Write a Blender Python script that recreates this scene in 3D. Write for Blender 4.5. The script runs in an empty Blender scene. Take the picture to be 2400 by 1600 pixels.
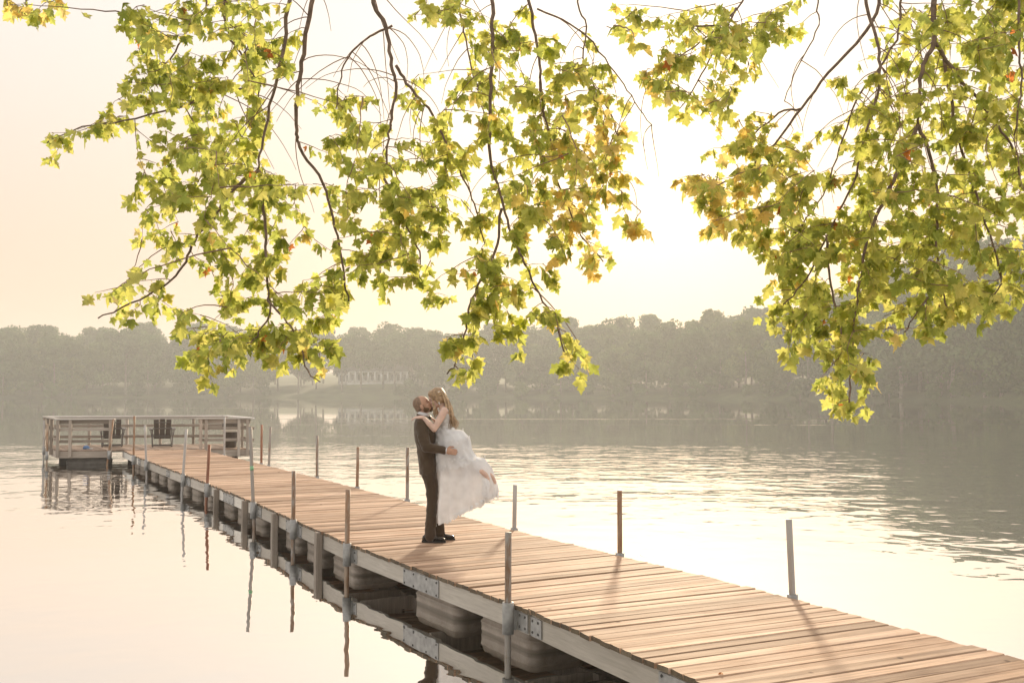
import bpy, bmesh, math, random
import numpy as np
from mathutils import Vector, Matrix, noise

R = math.radians
rng = random.Random(7)
scene = bpy.context.scene
col = scene.collection

# ------------------------------------------------------------------ camera
CAM_Z = 2.28                      # eye height above the water (z = 0 is the lake)
PITCH = math.atan(117 / 2400)     # looking very slightly up
cam_d = bpy.data.cameras.new('camera')
cam_d.lens = 36.0; cam_d.sensor_width = 36.0
cam_d.clip_start = 0.05; cam_d.clip_end = 6000
cam = bpy.data.objects.new('camera', cam_d); col.objects.link(cam)
cam.location = (0, 0, CAM_Z); cam.rotation_euler = (R(90) + PITCH, 0, 0)
scene.camera = cam

# ------------------------------------------------------------------ sky and sun
SUN_EL, SUN_AZ = R(13.0), R(8.0)          # ahead of the camera, a little to the right
world = bpy.data.worlds.new('World'); scene.world = world; world.use_nodes = True
wn = world.node_tree; wn.nodes.clear()
w_out = wn.nodes.new('ShaderNodeOutputWorld'); w_bg = wn.nodes.new('ShaderNodeBackground')
w_sky = wn.nodes.new('ShaderNodeTexSky'); w_sky.sky_type = 'NISHITA'
w_sky.sun_disc = False; w_sky.sun_elevation = SUN_EL; w_sky.sun_rotation = SUN_AZ
w_sky.altitude = 100; w_sky.air_density = 1.0; w_sky.dust_density = 7.0; w_sky.ozone_density = 0.6
w_mix = wn.nodes.new('ShaderNodeMix'); w_mix.data_type = 'RGBA'; w_mix.blend_type = 'MIX'
w_mix.inputs[0].default_value = 0.935
# smoky air over the sky: peach sunward, neutral white behind, brightened there to lift the dress
w_tc = wn.nodes.new('ShaderNodeTexCoord'); w_dot = wn.nodes.new('ShaderNodeVectorMath'); w_dot.operation = 'DOT_PRODUCT'
w_dot.inputs[1].default_value = (math.sin(SUN_AZ), math.cos(SUN_AZ), 0); wn.links.new(w_tc.outputs['Generated'], w_dot.inputs[0])
w_mr = wn.nodes.new('ShaderNodeMapRange'); w_mr.interpolation_type = 'SMOOTHSTEP'; w_mr.inputs[1].default_value = -0.7; w_mr.inputs[2].default_value = 0.95
wn.links.new(w_dot.outputs['Value'], w_mr.inputs[0])
w_air = wn.nodes.new('ShaderNodeMix'); w_air.data_type = 'RGBA'
w_air.inputs[6].default_value = (6.1, 5.85, 5.6, 1); w_air.inputs[7].default_value = (5.3, 3.95, 3.05, 1)
w_sep = wn.nodes.new('ShaderNodeSeparateXYZ'); wn.links.new(w_tc.outputs['Generated'], w_sep.inputs[0])
w_el = wn.nodes.new('ShaderNodeMapRange'); w_el.interpolation_type = 'SMOOTHSTEP'      # the peach sits low, near the horizon
w_el.inputs[1].default_value = 0.06; w_el.inputs[2].default_value = 0.40; w_el.inputs[3].default_value = 1.0; w_el.inputs[4].default_value = 0.15
wn.links.new(w_sep.outputs[2], w_el.inputs[0])
w_mul = wn.nodes.new('ShaderNodeMath'); w_mul.operation = 'MULTIPLY'; wn.links.new(w_mr.outputs[0], w_mul.inputs[0]); wn.links.new(w_el.outputs[0], w_mul.inputs[1])
wn.links.new(w_mul.outputs[0], w_air.inputs[0]); wn.links.new(w_air.outputs[2], w_mix.inputs[7])
w_hs = wn.nodes.new('ShaderNodeHueSaturation'); w_hs.inputs['Saturation'].default_value = 0.9
wn.links.new(w_sky.outputs[0], w_hs.inputs['Color']); wn.links.new(w_hs.outputs[0], w_mix.inputs[6]); wn.links.new(w_mix.outputs[2], w_bg.inputs[0])
w_bg.inputs[1].default_value = 0.10
wn.links.new(w_bg.outputs[0], w_out.inputs[0])

sun_d = bpy.data.lights.new('sun', 'SUN'); sun_d.energy = 2.9; sun_d.angle = R(3.5); sun_d.color = (1.0, 0.80, 0.56)
sun = bpy.data.objects.new('sun', sun_d); col.objects.link(sun)
sun.location = (60, 400, 100)
sdir = Vector((math.sin(SUN_AZ) * math.cos(SUN_EL), math.cos(SUN_AZ) * math.cos(SUN_EL), math.sin(SUN_EL)))
sun.rotation_euler = sdir.to_track_quat('Z', 'Y').to_euler()

scene.view_settings.view_transform = 'Standard'; scene.view_settings.look = 'None'
scene.view_settings.gamma = 1.0; scene.view_settings.use_curve_mapping = False
scene.view_settings.exposure = 0.72
scene.cycles.max_bounces = 8; scene.cycles.transparent_max_bounces = 6
scene.cycles.volume_bounces = 1; scene.cycles.sample_clamp_indirect = 6.0
scene.cycles.use_denoising = True

# ------------------------------------------------------------------ helpers
def tag(o, label=None, cat=None, group=None, kind=None):
    if label: o['label'] = label
    if cat: o['category'] = cat
    if group: o['group'] = group
    if kind: o['kind'] = kind
    return o

def empty(name, loc=(0, 0, 0), rz=0.0, parent=None):
    o = bpy.data.objects.new(name, None); col.objects.link(o)
    o.location = loc; o.rotation_euler = (0, 0, rz); o.empty_display_size = 0.2
    if parent: o.parent = parent
    return o

def link(name, me, mat=None, parent=None, loc=None, rot=None):
    o = bpy.data.objects.new(name, me); col.objects.link(o)
    if mat is not None and len(me.materials) == 0: me.materials.append(mat)
    if parent: o.parent = parent
    if loc is not None: o.location = loc
    if rot is not None: o.rotation_euler = rot
    return o

class MB:
    """collects boxes, bars, tubes and lofts into one mesh"""
    def __init__(s): s.v = []; s.f = []; s.mi = []; s.sm = []
    def add(s, vs, fs, mi=0, smooth=False):
        b = len(s.v); s.v += [tuple(p) for p in vs]
        for f in fs: s.f.append(tuple(b + i for i in f)); s.mi.append(mi); s.sm.append(smooth)
    def box(s, x0, x1, y0, y1, z0, z1, mi=0, M=None):
        vs = [(x, y, z) for z in (z0, z1) for y in (y0, y1) for x in (x0, x1)]
        if M is not None: vs = [M @ Vector(p) for p in vs]
        s.add(vs, [(0, 2, 3, 1), (4, 5, 7, 6), (0, 1, 5, 4), (2, 6, 7, 3), (0, 4, 6, 2), (1, 3, 7, 5)], mi)
    def bar(s, a, b, w, h, mi=0, upv=(0, 0, 1)):
        a = Vector(a); b = Vector(b); d = (b - a); L = d.length; d.normalize()
        side = d.cross(Vector(upv))
        if side.length < 1e-4: side = d.cross(Vector((1, 0, 0)))
        side.normalize(); u = side.cross(d)
        M = Matrix((( d.x, side.x, u.x, a.x), (d.y, side.y, u.y, a.y), (d.z, side.z, u.z, a.z), (0, 0, 0, 1)))
        s.box(0, L, -w / 2, w / 2, -h / 2, h / 2, mi, M)
    def tube(s, pts, rad, n=8, mi=0, cap=True, smooth=True):
        pts = [Vector(p) for p in pts]
        if not hasattr(rad, '__len__'): rad = [rad] * len(pts)
        vs = []; ref = Vector((0.31, 0.27, 0.91))
        for i, p in enumerate(pts):
            d = (pts[min(i + 1, len(pts) - 1)] - pts[max(i - 1, 0)])
            if d.length < 1e-9: d = Vector((0, 0, 1))
            d.normalize()
            a = d.cross(ref)
            if a.length < 1e-3: a = d.cross(Vector((1, 0, 0)))
            a.normalize(); b = d.cross(a)
            for k in range(n):
                t = 2 * math.pi * k / n
                vs.append(p + (a * math.cos(t) + b * math.sin(t)) * rad[i])
        fs = []
        for i in range(len(pts) - 1):
            for k in range(n):
                k2 = (k + 1) % n
                fs.append((i * n + k, i * n + k2, (i + 1) * n + k2, (i + 1) * n + k))
        if cap:
            fs.append(tuple(range(n - 1, -1, -1))); fs.append(tuple(range((len(pts) - 1) * n, len(pts) * n)))
        s.add(vs, fs, mi, smooth)
    def rings(s, rings, mi=0, cap=True, smooth=True, closed=True):
        n = len(rings[0]); vs = [p for r in rings for p in r]; fs = []
        for i in range(len(rings) - 1):
            for k in range(n if closed else n - 1):
                k2 = (k + 1) % n
                fs.append((i * n + k, i * n + k2, (i + 1) * n + k2, (i + 1) * n + k))
        if cap:
            fs.append(tuple(range(n - 1, -1, -1))); fs.append(tuple(range((len(rings) - 1) * n, len(rings) * n)))
        s.add(vs, fs, mi, smooth)
    def mesh(s, name, mats=()):
        me = bpy.data.meshes.new(name); me.from_pydata(s.v, [], s.f)
        for m in mats: me.materials.append(m)
        me.polygons.foreach_set('material_index', s.mi); me.polygons.foreach_set('use_smooth', s.sm)
        me.update(); return me
    def build(s, name, mat, parent=None, loc=None, rot=None):
        mats = mat if isinstance(mat, (list, tuple)) else [mat]
        return link(name, s.mesh(name, mats), None, parent, loc, rot)

def bevel(me, w, seg=1):
    bm = bmesh.new(); bm.from_mesh(me)
    bmesh.ops.bevel(bm, geom=list(bm.edges), offset=w, segments=seg, affect='EDGES', profile=0.6)
    bm.to_mesh(me); bm.free(); me.update(); return me

# ------------------------------------------------------------------ materials
def mat(name):
    m = bpy.data.materials.new(name); m.use_nodes = True
    t = m.node_tree; t.nodes.clear()
    return m, t, t.nodes.new('ShaderNodeOutputMaterial')

def nd(t, typ, **kw):
    n = t.nodes.new(typ)
    for k, v in kw.items():
        if k.startswith('i_'):
            key = k[2:]; key = int(key) if key.isdigit() else key.replace('_', ' ')
            n.inputs[key].default_value = v
        else: setattr(n, k, v)
    return n

def ramp(t, stops, interp='LINEAR'):
    n = t.nodes.new('ShaderNodeValToRGB'); n.color_ramp.interpolation = interp
    e = n.color_ramp.elements
    while len(e) < len(stops): e.new(0.5)
    for i, (p, c) in enumerate(stops): e[i].position = p; e[i].color = (c[0], c[1], c[2], 1)
    return n

def mixc(t, fac, a, b, blend='MIX'):
    n = t.nodes.new('ShaderNodeMix'); n.data_type = 'RGBA'; n.blend_type = blend
    for idx, v in ((0, fac), (6, a), (7, b)):
        if hasattr(v, 'is_linked') or hasattr(v, 'links'): t.links.new(v, n.inputs[idx])
        elif idx == 0: n.inputs[0].default_value = v
        else: n.inputs[idx].default_value = (v[0], v[1], v[2], 1)
    return n.outputs[2]

def simple(name, c, rough=0.7, metal=0.0, var=0.0, scale=6.0, bump=0.0, spec=0.5):
    m, t, out = mat(name)
    p = nd(t, 'ShaderNodeBsdfPrincipled', i_Roughness=rough, i_Metallic=metal)
    p.inputs['Specular IOR Level'].default_value = spec
    tc = nd(t, 'ShaderNodeTexCoord'); ns = nd(t, 'ShaderNodeTexNoise', i_Scale=scale, i_Detail=6.0)
    t.links.new(tc.outputs['Object'], ns.inputs['Vector'])
    lo = [x * (1 - var) for x in c]; hi = [min(1, x * (1 + var)) for x in c]
    r = ramp(t, [(0.3, lo), (0.7, hi)]); t.links.new(ns.outputs[0], r.inputs[0]); t.links.new(r.outputs[0], p.inputs[0])
    if bump:
        b = nd(t, 'ShaderNodeBump', i_Strength=bump, i_Distance=0.01); t.links.new(ns.outputs[0], b.inputs['Height']); t.links.new(b.outputs[0], p.inputs['Normal'])
    t.links.new(p.outputs[0], out.inputs[0]); return m

# ------------------------------------------------------------------ the lake
def make_water():
    m, t, out = mat('lake_water')
    tc = nd(t, 'ShaderNodeNewGeometry')
    def nz(sx, sy, detail, rough=0.5, dist=0.0):
        mp = nd(t, 'ShaderNodeMapping'); mp.inputs['Scale'].default_value = (sx, sy, 1)
        t.links.new(tc.outputs['Position'], mp.inputs['Vector'])
        n = nd(t, 'ShaderNodeTexNoise', i_Scale=1.0, i_Detail=detail, i_Roughness=rough, i_Distortion=dist)
        t.links.new(mp.outputs[0], n.inputs['Vector']); return n.outputs[0]
    def mth(op, a, b=None, clamp=False):
        n = nd(t, 'ShaderNodeMath', operation=op); n.use_clamp = clamp
        for i, v in enumerate((a, b)):
            if v is None: continue
            if isinstance(v, (int, float)): n.inputs[i].default_value = v
            else: t.links.new(v, n.inputs[i])
        return n.outputs[0]
    small = nz(1.5, 1.5, 2.0, 0.5, 0.3)          # wavelets, crests lying across the view
    big = nz(0.35, 0.45, 2.0, 0.5)
    # wind patches: ripples fade in and out over the lake, calmer close to the shores
    patch = nz(0.012, 0.045, 3.0, 0.55)
    sep = nd(t, 'ShaderNodeSeparateXYZ'); t.links.new(tc.outputs['Position'], sep.inputs[0])
    def rng_map(v, a, b, c, d):
        n = nd(t, 'ShaderNodeMapRange', i_1=a, i_2=b, i_3=c, i_4=d); n.interpolation_type = 'SMOOTHSTEP'
        t.links.new(v, n.inputs[0]); return n.outputs[0]
    zone = mth('MULTIPLY', rng_map(sep.outputs[1], 9.0, 26.0, 0.60, 1.0), rng_map(sep.outputs[1], 34.0, 66.0, 1.0, 0.07))
    wind = rng_map(patch, 0.40, 0.58, 0.30, 1.0)
    streak = mth('MULTIPLY', rng_map(nz(0.006, 0.11, 2.0), 0.61, 0.68, 0.0, 0.9), rng_map(sep.outputs[1], 45.0, 70.0, 0.0, 1.0))
    amp = mth('ADD', mth('MULTIPLY', zone, wind), streak)
    h = mth('ADD', small, mth('MULTIPLY', big, 1.6))
    h = mth('MULTIPLY', h, amp)
    b = nd(t, 'ShaderNodeBump', i_Strength=1.0, i_Distance=0.023)
    t.links.new(h, b.inputs['Height'])
    lw = nd(t, 'ShaderNodeLayerWeight'); t.links.new(b.outputs[0], lw.inputs['Normal'])
    fr = nd(t, 'ShaderNodeMapRange', i_1=0.15, i_2=0.84, i_3=0.10, i_4=0.97); t.links.new(lw.outputs['Facing'], fr.inputs[0])
    d = nd(t, 'ShaderNodeBsdfDiffuse'); d.inputs[0].default_value = (0.030, 0.032, 0.020, 1)
    g = nd(t, 'ShaderNodeBsdfGlossy', i_Roughness=0.015); g.inputs[0].default_value = (1, 1, 1, 1)
    t.links.new(b.outputs[0], g.inputs['Normal'])
    mx = nd(t, 'ShaderNodeMixShader'); t.links.new(fr.outputs[0], mx.inputs[0]); t.links.new(d.outputs[0], mx.inputs[1]); t.links.new(g.outputs[0], mx.inputs[2])
    t.links.new(mx.outputs[0], out.inputs[0])
    return m
M_WATER = make_water()
mb = MB(); mb.add([(-900, -60, 0), (900, -60, 0), (900, 700, 0), (-900, 700, 0)], [(0, 1, 2, 3)])
tag(mb.build('lake', M_WATER), 'calm hazy lake reflecting the bright sky', None, None, 'structure')

# ------------------------------------------------------------------ ground: one sheet, near bank, lake bed, far shore and hills
SH = [(-900, 300), (-300, 345), (0, 372), (300, 385), (600, 392), (1000, 388), (1400, 352), (1700, 312), (2000, 262), (2200, 236), (2400, 214), (2700, 180), (3300, 130), (4200, 85)]
def shore_y(x):
    # distance of the far shoreline for a world x: walk the table of bearings
    pts = [((px - 1200) / 2400 * Y, Y) for px, Y in SH]
    if x <= pts[0][0]: return pts[0][1]
    for (xa, ya), (xb, yb) in zip(pts, pts[1:]):
        if xa <= x <= xb:
            return ya + (yb - ya) * (x - xa) / (xb - xa)
    return pts[-1][1]
def ground_z(x, y):
    d = y - shore_y(x)
    if d > -30:
        n = noise.noise((x * 0.02, y * 0.02, 3)) * 1.6 + noise.noise((x * 0.09, y * 0.09, 5)) * 0.4
        if d < 0: return max(-2.5, d * 0.25)
        lawn = math.exp(-((x + 52) / 34) ** 2)
        slope = 0.10 + 0.07 * lawn
        z = 0.35 + 9.5 * (1 - math.exp(-d * slope / 9.5)) + (n * min(1, d / 15) * (1 - lawn * 0.8))
        if d > 90: z += (d - 90) * 0.02
        return z
    if y < 5:
        b = 3.2 + 0.25 * math.sin(x * 0.9) + 0.03 * abs(x)
        d2 = b - y
        if d2 > -8: return max(-2.5, min(0.62, d2 * 0.28)) + (noise.noise((x * .8, y * .8, 1)) * .05 if d2 > 0 else 0)
    return -2.5
xs = list(np.linspace(-700, -160, 28)) + list(np.linspace(-150, 150, 76)) + list(np.linspace(160, 700, 28))
ys = list(np.linspace(-60, -8, 8)) + list(np.linspace(-6, 8, 22)) + [14, 40] + list(np.linspace(70, 620, 111)) + [700, 850]
mb = MB()
mb.add([(x, y, ground_z(x, y)) for y in ys for x in xs],
       [(j * len(xs) + i, j * len(xs) + i + 1, (j + 1) * len(xs) + i + 1, (j + 1) * len(xs) + i) for j in range(len(ys) - 1) for i in range(len(xs) - 1)], 0, True)
def make_ground():
    m, t, out = mat('grass_ground')
    g = nd(t, 'ShaderNodeNewGeometry'); n1 = nd(t, 'ShaderNodeTexNoise', i_Scale=0.15, i_Detail=8.0); n2 = nd(t, 'ShaderNodeTexNoise', i_Scale=3.0, i_Detail=6.0)
    t.links.new(g.outputs['Position'], n1.inputs['Vector']); t.links.new(g.outputs['Position'], n2.inputs['Vector'])
    r1 = ramp(t, [(0.35, (0.045, 0.060, 0.022)), (0.7, (0.10, 0.13, 0.040))]); t.links.new(n1.outputs[0], r1.inputs[0])
    r2 = ramp(t, [(0.3, (0.6, 0.6, 0.6)), (0.75, (1.2, 1.2, 1.1))]); t.links.new(n2.outputs[0], r2.inputs[0])
    c = mixc(t, 1.0, r1.outputs[0], r2.outputs[0], 'MULTIPLY')
    p = nd(t, 'ShaderNodeBsdfPrincipled', i_Roughness=0.95); t.links.new(c, p.inputs[0])
    b = nd(t, 'ShaderNodeBump', i_Strength=0.5, i_Distance=0.05); t.links.new(n2.outputs[0], b.inputs['Height']); t.links.new(b.outputs[0], p.inputs['Normal'])
    t.links.new(p.outputs[0], out.inputs[0]); return m
tag(mb.build('ground', make_ground()), 'grassy shore and hills around the lake', None, None, 'structure')

# ------------------------------------------------------------------ woods on the far shore: every tree its own object
def make_foliage(name, dark, light, trans=0.35):
    m, t, out = mat(name)
    oi = nd(t, 'ShaderNodeObjectInfo'); g = nd(t, 'ShaderNodeNewGeometry')
    n = nd(t, 'ShaderNodeTexNoise', i_Scale=0.16, i_Detail=4.0); t.links.new(g.outputs['Position'], n.inputs['Vector'])
    r = ramp(t, [(0.3, dark), (0.7, light)]); t.links.new(n.outputs[0], r.inputs[0])
    rr = ramp(t, [(0.0, (0.75, 0.85, 0.75)), (0.5, (1, 1, 1)), (1.0, (1.25, 1.12, 0.8))]); t.links.new(oi.outputs['Random'], rr.inputs[0])
    c = mixc(t, 1.0, r.outputs[0], rr.outputs[0], 'MULTIPLY')
    d = nd(t, 'ShaderNodeBsdfDiffuse'); tr = nd(t, 'ShaderNodeBsdfTranslucent'); mx = nd(t, 'ShaderNodeMixShader', i_0=trans)
    t.links.new(c, d.inputs[0]); t.links.new(c, tr.inputs[0]); t.links.new(d.outputs[0], mx.inputs[1]); t.links.new(tr.outputs[0], mx.inputs[2])
    t.links.new(mx.outputs[0], out.inputs[0]); return m
M_WOODS = make_foliage('woodland_foliage', (0.042, 0.078, 0.030), (0.15, 0.22, 0.085))
M_BARK = simple('grey_bark', (0.16, 0.135, 0.11), 0.95, var=0.4, scale=3.0)

def crown_mesh(seed, H, W, base, n_leaf):
    r = np.random.RandomState(seed)
    lobes = []
    for i in range(30):
        t = r.uniform(0, 1) ** 0.8
        z = base + (H - base) * (0.06 + 0.84 * t)
        prof = math.sin(math.pi * (0.20 + 0.68 * t)) ** 0.8
        a = r.uniform(0, 2 * math.pi); rad = W * 0.5 * prof * r.uniform(0.35, 0.8)
        lobes.append((rad * math.cos(a), rad * math.sin(a), z, W * r.uniform(0.13, 0.24)))
    lobes.append((0, 0, H * 0.68, W * 0.3)); lobes.append((r.uniform(-1, 1), r.uniform(-1, 1), H * 0.90, W * 0.12)); lobes.append((r.uniform(-2, 2), r.uniform(-2, 2), H * 0.84, W * 0.13))
    L = np.array(lobes); wts = L[:, 3] ** 2; wts /= wts.sum()
    idx = r.choice(len(L), n_leaf, p=wts)
    d = r.normal(size=(n_leaf, 3)); d /= np.linalg.norm(d, axis=1)[:, None]; d[:, 2] *= 0.8
    c = L[idx, :3] + d * (L[idx, 3] * r.uniform(0.72, 1.08, n_leaf))[:, None]
    nrm = d + r.normal(size=(n_leaf, 3)) * 0.55; nrm /= np.linalg.norm(nrm, axis=1)[:, None]
    a = np.cross(nrm, r.normal(size=(n_leaf, 3))); a /= np.linalg.norm(a, axis=1)[:, None]; b = np.cross(nrm, a)
    s = r.uniform(0.28, 0.62, n_leaf)[:, None]
    V = np.stack([c - a * s, c - b * s * 0.7 + nrm * 0.08, c + a * s, c + b * s * 0.7 - nrm * 0.1], 1).reshape(-1, 3)
    F = np.arange(n_leaf * 4).reshape(-1, 4)
    me = bpy.data.meshes.new('crown'); me.from_pydata(V.tolist(), [], F.tolist()); me.materials.append(M_WOODS)
    return me
def trunk_mesh(seed, H, base, r0):
    r = random.Random(seed); m = MB()
    pts = [(0, 0, -1.0)]; x = y = 0
    for i in range(1, 7):
        x += r.uniform(-.25, .25); y += r.uniform(-.25, .25); pts.append((x, y, H * 0.8 * i / 6))
    m.tube(pts, [r0 * (1.15 - i / 6.5) for i in range(7)], 7)
    for i in range(6):
        k = r.randint(2, 5); p = Vector(pts[k]); a = r.uniform(0, 6.28); L = r.uniform(2, 4.5)
        e = p + Vector((math.cos(a) * L, math.sin(a) * L, L * 0.8))
        m.tube([p, (p + e) / 2 + Vector((0, 0, .3)), e], [r0 * .4, r0 * .28, r0 * .1], 5)
    me = m.mesh('trunk', [M_BARK]); return me
TREES = []
for k, (H, W, base, n) in enumerate([(21, 13, 3, 4200), (23, 14, 4, 4600), (19, 14, 2, 4200), (25, 13, 5, 4400), (17, 12, 1.5, 3600), (22, 15, 9, 3600), (9, 8, 0.2, 1800)]):
    TREES.append((crown_mesh(100 + k, H, W, base, n), trunk_mesh(200 + k, H, base, 0.36 if k < 6 else 0.15), H))
def plant_tree(k, x, y, sc, label, group, name='broadleaf_tree', cat='tree', zs=1.0):
    e = empty(name, (x, y, ground_z(x, y) - 0.15), rng.uniform(0, 6.28)); e.scale = (sc, sc, sc * zs)
    tag(e, label, cat, group)
    link('crown', TREES[k][0], None, e); link('trunk', TREES[k][1], None, e)
    return e
def bearing(px, off):
    # a spot on the far shore: along the bearing px, off metres behind the waterline
    a = (px - 1200) / 2400
    lo, hi = 20.0, 900.0
    for _ in range(40):
        mid = (lo + hi) / 2
        if mid > shore_y(a * mid): hi = mid
        else: lo = mid
    Y = lo + off; return a * Y, Y
def where_on_shore(p):
    return next(w for lim, w in ((90, 'at the left edge of the far shore'), (560, 'on the far shore above the platform'), (1010, 'on the wooded slope behind the far lawn'),
                (1200, 'on the far shore behind the couple'), (1480, 'on the far shore right of the couple'), (1800, 'on the far shore under the bright gap in the sky'),
                (2080, 'on the right shore behind the lowest maple bough'), (2280, 'on the nearer bank right of the lowest maple bough'), (9999, 'on the nearer bank at the right edge')) if p < lim)
G_FAR = 'trees on the far shore'
n_tree = 0
for row, (off, step) in enumerate([(5, 60), (17, 58), (32, 56), (50, 56), (70, 60)]):
    px = -160 + row * 23
    while px < 2760:
        p = px + rng.uniform(-16, 16); o = off + rng.uniform(-3, 5)
        lawn = 640 < p < 1010
        x, y = bearing(p, o)
        if lawn and row < 3:
            px += step; continue
        where = where_on_shore(p)
        lab = ('waterside hazy tree ' if row == 0 else 'second-rank hazy tree ' if row == 1 else 'back-rank hazy treetop ') + where
        sc = rng.uniform(0.84, 1.10) * (1.0 + 0.03 * row)
        if p > 2100: sc *= 1.22
        k = rng.randint(0, 4)
        plant_tree(k, x, y, sc, lab, G_FAR); n_tree += 1
        px += step * (0.8 if p > 2000 else 1.0) * rng.uniform(0.85, 1.15)
# tall, high-crowned trees standing on the lawn before the house
for p, o, lab in ((652, 22, 'thin tree at the left end of the far lawn'), (700, 10, 'forked pale trunk tree on the left of the lawn'), (742, 30, 'slim tree left of the white columned house'),
                  (802, 12, 'slender leaning tree on the lawn left of the house'), (846, 14, 'thick trunk tree right before the white house'), (898, 20, 'tree in front of the middle of the white house'),
                  (925, 12, 'thin tree on the lawn before the right wing of the house'), (965, 26, 'pale trunk tree right of the white house'), (990, 18, 'tree at the right end of the lawn')):
    x, y = bearing(p, o); plant_tree(5, x, y, rng.uniform(0.95, 1.12), lab, 'high-crowned trees on the far lawn')
# low shrubs along the waterline
for p in range(-120, 2700, 74):
    if 660 < p < 900: continue
    q = p + rng.uniform(-25, 25)
    x, y = bearing(q, rng.uniform(1.2, 4)); sc = rng.uniform(0.5, 0.95)
    plant_tree(6, x, y, sc, 'low waterline shrub ' + where_on_shore(q).replace('wooded slope behind the far lawn', 'bank of the far lawn'), 'shrubs along the far waterline', 'shoreline_shrub', 'shrub', 0.8)

# ------------------------------------------------------------------ the house with white columns across the lake
M_WHITE = simple('white_paint', (0.78, 0.77, 0.74), 0.6, var=0.05)
M_SIDING = simple('grey_siding', (0.60, 0.58, 0.55), 0.8, var=0.1)
M_ROOF = simple('slate_roof', (0.07, 0.065, 0.06), 0.85, var=0.2)
M_PANE = simple('window_glass', (0.03, 0.035, 0.04), 0.08, var=0.1)
hx, hy = bearing(888, 46); hz = ground_z(hx, hy)
house = empty('lake_house', (hx, hy, hz)); house.scale = (1.25,) * 3; tag(house, 'pale house with white columns behind the far lawn', 'house')
mb = MB(); mb.box(-10, 10, 0, 8, -1, 4.2); mb.box(-14, -10.02, 1, 7, -1, 3.6); mb.box(10.02, 14, 1, 7, -1, 3.6); mb.build('wall', M_SIDING, house)
mb = MB()
mb.add([(-11, -2.6, 4.2), (11, -2.6, 4.2), (11, 8.8, 4.2), (-11, 8.8, 4.2), (-9, 3, 7.4), (9, 3, 7.4)], [(0, 1, 5, 4), (1, 2, 5), (2, 3, 4, 5), (3, 0, 4), (0, 3, 2, 1)])
mb.box(-14.4, -10.9, 0.6, 7.4, 3.62, 4.0); mb.box(10.9, 14.4, 0.6, 7.4, 3.62, 4.0)
roof = mb.build('roof', M_ROOF, house)
mb = MB(); mb.box(-4, -2.8, 4, 5.2, 6, 8.8); mb.build('chimney', M_SIDING, roof)
mb = MB(); mb.box(-10.6, 10.6, -2.4, -0.05, -0.6, 0.25); mb.build('terrace', M_WHITE, house)
mb = MB(); mb.box(-10.4, 10.4, -2.3, -1.9, 3.75, 4.15); mb.build('beam', M_WHITE, house)
for i in range(10):
    mb = MB(); x = -9.9 + i * 2.2
    mb.tube([(x, -2.1, .26), (x, -2.1, 2), (x, -2.1, 3.74)], [.34, .32, .28], 10); mb.box(x - .32, x + .32, -2.4, -1.8, .255, .4)
    mb.build('column', M_WHITE, house)
for i in range(9):
    x = -8.8 + i * 2.2
    mb = MB(); mb.box(x - .6, x + .6, -0.06, -0.01, .7, 3.2); w = mb.build('window', M_WHITE, house)
    mb = MB(); mb.box(x - .48, x + .48, -0.09, -0.064, .85, 3.05); mb.build('pane', M_PANE, w)
for sx in (-12, 12):
    for dx in (-1, 0, 1):
        mb = MB(); mb.box(sx + dx * 1.2 - .4, sx + dx * 1.2 + .4, .95, .99, .5, 3.0); w = mb.build('window', M_WHITE, house)
        mb = MB(); mb.box(sx + dx * 1.2 - .3, sx + dx * 1.2 + .3, .92, .946, .65, 2.85); mb.build('pane', M_PANE, w)
mb = MB()
for i in range(22):
    x = -10.4 + i * .99; mb.box(x - .03, x + .03, -2.36, -2.30, .252, 1.0)
mb.box(-10.5, 10.5, -2.37, -2.29, 1.002, 1.07); mb.build('balustrade', M_WHITE, house)

# ------------------------------------------------------------------ evening haze over the lake
def make_haze():
    m, t, out = mat('evening_haze')
    v = nd(t, 'ShaderNodeVolumePrincipled'); v.inputs['Color'].default_value = (0.93, 0.94, 0.92, 1)
    v.inputs['Density'].default_value = 0.00080; v.inputs['Anisotropy'].default_value = 0.35
    t.links.new(v.outputs[0], out.inputs['Volume']); return m
mb = MB(); mb.box(-720, 720, -70, 870, -4.0, 46)
tag(mb.build('haze', make_haze()), 'thin warm haze hanging over the lake', None, None, 'stuff')
# ================================================================== the floating dock
TH = math.atan2(1253, 2400)               # the dock runs away to the left of the view
U = Vector((-math.sin(TH), math.cos(TH), 0)); V = Vector((math.cos(TH), math.sin(TH), 0))
DECK = 0.44
S0, T0 = 18.0, 5.27                        # the dock's own origin, in metres along and across
def dock_pt(s, t, z=0.0): return U * s + V * t + Vector((0, 0, z))
JOINTS = [(-1.5, 0.03), (3.3, -0.04), (7.72, 0.07), (12.0, -0.07), (17.0, 0.03), (21.4, 0.05), (25.8, 0.0), (30.4, -0.04), (34.9, 0.0)]
def wander(s):
    for (a, oa), (b, ob) in zip(JOINTS, JOINTS[1:]):
        if s <= b: return oa + (ob - oa) * (s - a) / (b - a)
    return JOINTS[-1][1]
def yaw(s):
    for (a, oa), (b, ob) in zip(JOINTS, JOINTS[1:]):
        if s <= b: return -math.atan2(ob - oa, b - a)
    return 0.0
HW = 1.16                                  # half width of the deck

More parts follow.
